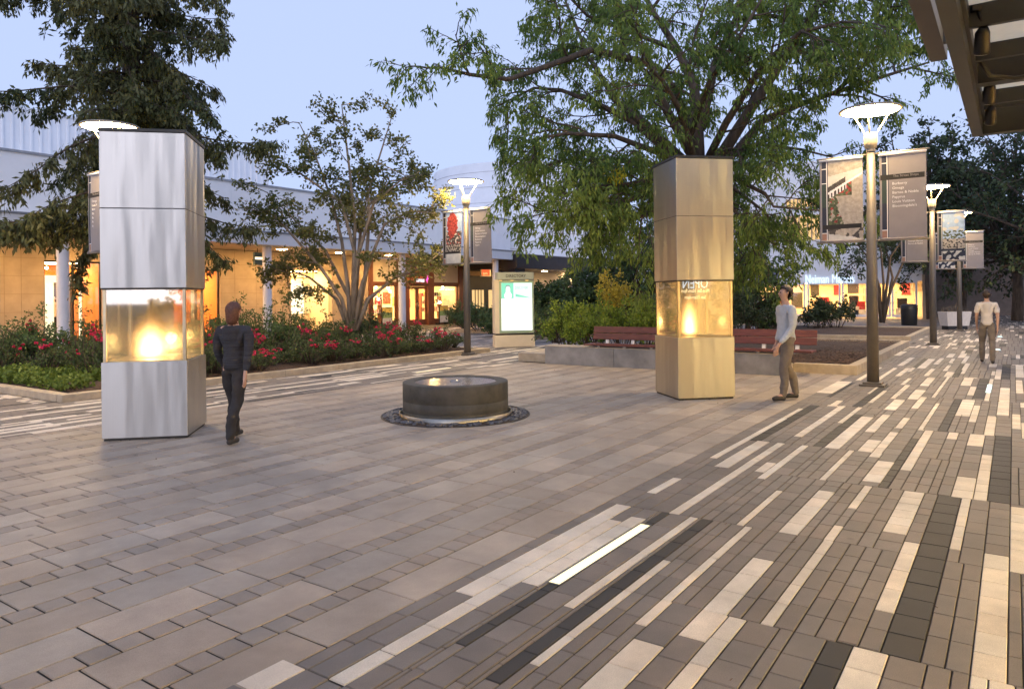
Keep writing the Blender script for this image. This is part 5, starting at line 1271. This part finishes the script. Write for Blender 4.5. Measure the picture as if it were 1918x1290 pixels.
# leafy ground cover at the left end of the bed
rg = np.random.default_rng(9); n = 15000; P = np.stack([rg.uniform(6.05, 9.0, n), rg.uniform(13.95, 18.2, n), np.zeros(n)], 1)
hn = np.array([noise.noise(Vector((p[0] * 1.6, p[1] * 1.6, 2))) for p in P]); ok = (hn > -.28) & ~((P[:, 0] > 6.6) & (P[:, 1] < 14.5 + .25 * np.sin(P[:, 0] * 5)))
P = P[ok]; hn = hn[ok]; P[:, 2] = .12 + rg.uniform(0, 1, len(P)) * (.20 + .25 * hn)
o = leaf_object('ground_cover', P, rg.normal(size=P.shape) * np.array([1, 1, .3]) + np.array([0, 0, .5]), .08, .028, M['lf_cover'], None, .3 + hn * .6 + rg.normal(size=len(P)) * .2, 'stuff', 9)
tag(o, 'low bright green leafy ground cover at the left end of the kerbed bed', 'ground cover')
rg = np.random.default_rng(10); n = 9000; P = np.stack([rg.uniform(9.0, 17.7, n), rg.uniform(14.2, 16.5, n), .1 + rg.uniform(0, .22, n)], 1)
o = leaf_object('ground_cover', P, rg.normal(size=P.shape) + np.array([0, 0, .6]), .06, .02, M['lf_rose'], None, None, 'stuff', 10); tag(o, 'dark low foliage between the rose bushes', 'ground cover')

# ------------------------------------------------------------------ people
def skin_obj(name, nodes, edges, mt, parent, sub=2):
    me = bpy.data.meshes.new(name); bm = bmesh.new(); ly = bm.verts.layers.skin.verify(); vs = {}
    for i, (k, (co, r)) in enumerate(nodes.items()):
        v = bm.verts.new(co); vs[k] = v; v[ly].radius = (r if isinstance(r, tuple) else (r, r)); v[ly].use_root = (i == 0)
    for a, b in edges: bm.edges.new((vs[a], vs[b]))
    bm.to_mesh(me); bm.free(); me.materials.append(mt); o = bpy.data.objects.new(name, me); link(o, parent)
    m = o.modifiers.new('skin', 'SKIN'); m.use_smooth_shade = True; m.branch_smoothing = .4; s = o.modifiers.new('sub', 'SUBSURF'); s.levels = sub; s.render_levels = sub
    return o
FT = bpy.data.textures.new('cloth_folds', 'CLOUDS'); FT.noise_scale = .085; FT.noise_depth = 2
def folds(o, k):
    d = o.modifiers.new('folds', 'DISPLACE'); d.texture = FT; d.strength = k; d.mid_level = .42; d.texture_coords = 'LOCAL'; return o
def person(x, y, rz, ht, label, top, legs, sleeve='long', stride=.22, arms=(.14, -.12), skin='skin', hairlong=False, bulk=1.0, cat='person', name='person', shoes='shoe', lift=0, hair='hair'):
    """standing or walking figure facing local -Y"""
    t = thing(name, label, cat, (x, y, lift), rz); s = ht / 1.75; V = lambda a, b, c: (a * s, b * s, c * s); st = stride
    n = {'pel': (V(0, 0, .97), .10*s), 'wai': (V(0, 0, 1.12), .095*s*bulk), 'che': (V(0, .0, 1.30), .105*s*bulk), 'upc': (V(0, .01, 1.41), .085*s), 'nk': (V(0, .005, 1.49), .052*s), 'nk2': (V(0, -.01, 1.54), .05*s), 'jaw': (V(0, -.03, 1.585), .058*s), 'fac': (V(0, -.022, 1.65), .082*s), 'cra': (V(0, -.008, 1.69), .082*s), 'crt': (V(0, 0, 1.73), .045*s), 'nose': (V(0, -.118, 1.645), .010*s)}
    e = [('pel','wai'),('wai','che'),('che','upc'),('upc','nk'),('nk','nk2'),('nk2','jaw'),('jaw','fac'),('fac','cra'),('cra','crt'),('fac','nose')]
    for sd, q in ((-1, 'l'), (1, 'r')):
        f = st * sd; sw = arms[0] if sd < 0 else arms[1]
        n.update({q+'sh': (V(.15*sd*bulk, .01, 1.42), .062*s), q+'ua': (V(.185*sd*bulk, .01 , 1.33), .050*s), q+'el': (V(.205*sd*bulk, .03 + sw * .25, 1.12), .039*s), q+'wr': (V(.20*sd*bulk, -.05 + sw, .90), .026*s), q+'pa': (V(.198*sd*bulk, -.065 + sw * 1.12, .845), .028*s), q+'pb': (V(.196*sd*bulk, -.075 + sw * 1.2, .80), .026*s)})
        e += [('upc', q+'sh'), (q+'sh', q+'ua'), (q+'ua', q+'el'), (q+'el', q+'wr'), (q+'wr', q+'pa'), (q+'pa', q+'pb')]
        bx, by = .196*sd*bulk, -.075 + sw * 1.2
        for i, (dy, ln) in enumerate(((-.030, .070), (-.011, .080), (.009, .075), (.027, .060))):
            n[q+'f%da' % i] = (V(bx, by + dy, .775), .0095*s); n[q+'f%db' % i] = (V(bx - sd*.006, by + dy*1.1 - .006, .775 - ln*.55), .0085*s); n[q+'f%dc' % i] = (V(bx - sd*.022, by + dy*1.1 - .010, .775 - ln), .007*s)
            e += [(q+'pb', q+'f%da' % i), (q+'f%da' % i, q+'f%db' % i), (q+'f%db' % i, q+'f%dc' % i)]
        n[q+'t1'] = (V(bx - sd*.012, by - .045, .825), .011*s); n[q+'t2'] = (V(bx - sd*.028, by - .062, .79), .0085*s); e += [(q+'pa', q+'t1'), (q+'t1', q+'t2')]
        n[q+'hi'] = (V(.085*sd, 0, .90), .088*s); n[q+'th'] = (V(.095*sd, -f*.25, .70), .078*s); n[q+'kn'] = (V(.10*sd, -f*.5 - .02, .50), .055*s); n[q+'ca'] = (V(.102*sd, -f*.75 + .03 + abs(f)*.1, .34), .052*s); n[q+'an'] = (V(.105*sd, -f + .05, .10), .034*s); n[q+'to'] = (V(.12*sd, -f - .10, .045), .028*s)
        e += [('pel', q+'hi'), (q+'hi', q+'th'), (q+'th', q+'kn'), (q+'kn', q+'ca'), (q+'ca', q+'an'), (q+'an', q+'to')]
    skin_obj('body', n, e, M[skin], t)
    g = lambda k, d: (n[k][0], n[k][1] + d * s)
    tn = {'che': g('che', .022), 'wai': g('wai', .024), 'pel': (V(0, 0, .97), (.13)*s*bulk), 'hem': (V(0, 0, .90), .128*s*bulk), 'upc': g('upc', .034), 'col': (V(0, .008, 1.475), .078*s)}
    te = [('che','wai'),('wai','pel'),('pel','hem'),('che','upc'),('upc','col')]
    for q in 'lr':
        tn.update({q+'sh': g(q+'sh', .020), q+'ua': g(q+'ua', .016)}); te += [('upc', q+'sh'), (q+'sh', q+'ua')]
        a, b = Vector(n[q+'ua'][0]), Vector(n[q+'el'][0])
        if sleeve == 'long': tn.update({q+'el': g(q+'el', .013), q+'wr': g(q+'wr', .013)}); te += [(q+'ua', q+'el'), (q+'el', q+'wr')]
        else: tn[q+'sl'] = (tuple(a.lerp(b, .6)), .060*s); te += [(q+'ua', q+'sl')]
    folds(skin_obj('shirt', tn, te, M[top], t, 3), .030)
    ln = {'pel': (V(0, 0, .955), .115*s*bulk), 'wst': (V(0, 0, 1.05), .112*s*bulk)}; le = [('pel', 'wst')]
    for q in 'lr':
        ln.update({q+'hi': g(q+'hi', .012), q+'th': g(q+'th', .012), q+'kn': g(q+'kn', .014), q+'ca': g(q+'ca', .016), q+'cu': (tuple(Vector(n[q+'ca'][0]).lerp(Vector(n[q+'an'][0]), 1.0) + Vector((0, 0, -.045*s))), .052*s)})
        le += [('pel', q+'hi'), (q+'hi', q+'th'), (q+'th', q+'kn'), (q+'kn', q+'ca'), (q+'ca', q+'cu')]
    folds(skin_obj('trousers', ln, le, M[legs], t, 3), .026)
    for q in 'lr':
        an, to = Vector(n[q+'an'][0]), Vector(n[q+'to'][0])
        skin_obj('shoe', {'m': (tuple(an.lerp(to, .45) + Vector((0, 0, -.012*s))), .043*s), 'h': ((an.x, an.y + .045*s, .045*s), .04*s), 't': (tuple(to + Vector((0, -.03*s, -.004*s))), .036*s)}, [('m','h'),('m','t')], M[shoes], t)
    bm = bmesh.new(); bmesh.ops.create_uvsphere(bm, u_segments=24, v_segments=16, radius=1)
    lo = .30 if hairlong else -.12
    dl = [f for f in bm.faces if (f.calc_center_median().y < -.22 and f.calc_center_median().z < .40 + max(0, -f.calc_center_median().y - .3) * .55) or (f.calc_center_median().z < -.55 and f.calc_center_median().y < .25) or f.calc_center_median().z < -.93 or (abs(f.calc_center_median().x) > .72 and f.calc_center_median().z < .02 and f.calc_center_median().y < .35)]
    bmesh.ops.delete(bm, geom=dl, context='FACES')
    for v in bm.verts:
        w = 1 + .10 * noise.noise(v.co * 5); v.co = Vector((v.co.x * .093 * w, v.co.y * .108 * w + .006, v.co.z * .106 * w + 1.672 - (.10 if hairlong and v.co.z < -.3 else 0))) * s
    me = bpy.data.meshes.new('hair'); bm.to_mesh(me); bm.free(); me.materials.append(M[hair])
    for p in me.polygons: p.use_smooth = True
    o = bpy.data.objects.new('hair', me); link(o, t); sd_ = o.modifiers.new('thick', 'SOLIDIFY'); sd_.thickness = .005 * s; sd_.offset = 1
    for sd in (-1, 1):
        b = MB(); b.lathe([(.001, .011*s), (.009*s, .006*s), (.011*s, 0), (.009*s, -.006*s), (.001, -.011*s)], n=10); o = b.build('eye', M['eye'], t); o.location = V(.032*sd, -.098, 1.665)
        b = MB(); b.lathe([(.001, .03*s), (.014*s, .016*s), (.016*s, -.006*s), (.001, -.026*s)], n=10); o = b.build('ear', M[skin], t); o.location = V(.083*sd, -.01, 1.65)
    b = MB(); b.tube([V(-.022, -.094, 1.607), V(0, -.101, 1.606), V(.022, -.094, 1.607)], .005*s, 6); b.build('mouth', mat('lips', (.30, .12, .10), .5), t)
    return t
def face(x, y): return math.atan2(-y, -x) + PI / 2       # turns local -Y towards the camera
person(5.38, 7.89, face(5.38, 7.89) + PI - .5, 1.68, 'person in dark striped top and dark trousers walking past the left pillar', 'navy_cloth', 'black_cloth', bulk=1.16, stride=.27, arms=(.2, -.18), hair='hair_red', hairlong=True)
person(12.2, 3.05, face(12.2, 3.05) - 1.1, 1.84, 'person in a pale grey shirt standing in front of the right red bench', 'pale_shirt', 'khaki', bulk=1.14, stride=.16, arms=(.02, -.16))
person(20.83, .54, face(20.83, .54) + PI, 1.74, 'person in a white shirt walking away down the striped street', 'white_shirt', 'khaki', sleeve='short', stride=.2, bulk=1.05)
for px, Y, rz, lb, tp, lg in ((100, 31.7, .3, 'shop window figure in pale clothes, at the left of the glowing portal', 'white_shirt', 'black_cloth'), (152, 31.7, -.3, 'shop window figure in dark clothes, right of the white column', 'navy_cloth', 'black_cloth'), (396, 30.6, .1, 'brightly lit white shop window figure just right of the left pillar', 'white_goods', 'dark_goods')):
    p = on_y(px, 550, Y); person(p.x, p.y, face(p.x, p.y) + rz, 1.8, lb, tp, lg, skin='white_goods', stride=.05, cat='mannequin', name='mannequin', lift=.12)

# ------------------------------------------------------------------ dusk light
w = bpy.data.worlds.new('World'); SC.world = w; w.use_nodes = True; nt = w.node_tree; bg = nt.nodes['Background']
sky = nt.nodes.new('ShaderNodeTexSky'); sky.sky_type = 'NISHITA'; sky.sun_disc = False; sky.sun_elevation = R(SUN_EL); sky.sun_rotation = R(SUN_ROT); sky.air_density = 1.0; sky.dust_density = 2.0; sky.ozone_density = 1.5
hs = nt.nodes.new('ShaderNodeHueSaturation'); hs.inputs['Saturation'].default_value = .62; nt.links.new(sky.outputs[0], hs.inputs['Color'])
# thin even dusk cloud over the clear sky
mx = nt.nodes.new('ShaderNodeMix'); mx.data_type = 'RGBA'; mx.inputs['Factor'].default_value = CLOUD; nt.links.new(hs.outputs[0], mx.inputs[6]); mx.inputs[7].default_value = (4.75, 5.80, 9.0, 1)
nt.links.new(mx.outputs[2], bg.inputs['Color']); bg.inputs['Strength'].default_value = SKY
sl = bpy.data.lights.new('sun', 'SUN'); sl.energy = SUNP; sl.angle = R(50); sl.color = (.92, .90, 1.0); so = bpy.data.objects.new('sun', sl); link(so)
el, az = R(SUN_EL), R(SUN_ROT)      # Nishita: rotation 0 puts the sun at +Y, turning clockwise
dv = Vector((math.sin(az) * math.cos(el), math.cos(az) * math.cos(el), math.sin(el))); so.rotation_mode = 'QUATERNION'; so.rotation_quaternion = dv.to_track_quat('Z', 'Y')
SC.view_settings.view_transform = 'Standard'; SC.view_settings.look = 'None'; SC.view_settings.exposure = EXPO; SC.view_settings.gamma = 1.0; SC.view_settings.use_curve_mapping = False
SC.render.engine = 'CYCLES'; SC.cycles.use_denoising = True; SC.cycles.max_bounces = 8; SC.cycles.transparent_max_bounces = 16; SC.cycles.sample_clamp_indirect = 8; SC.cycles.volume_step_rate = 1.0; SC.cycles.use_light_tree = True
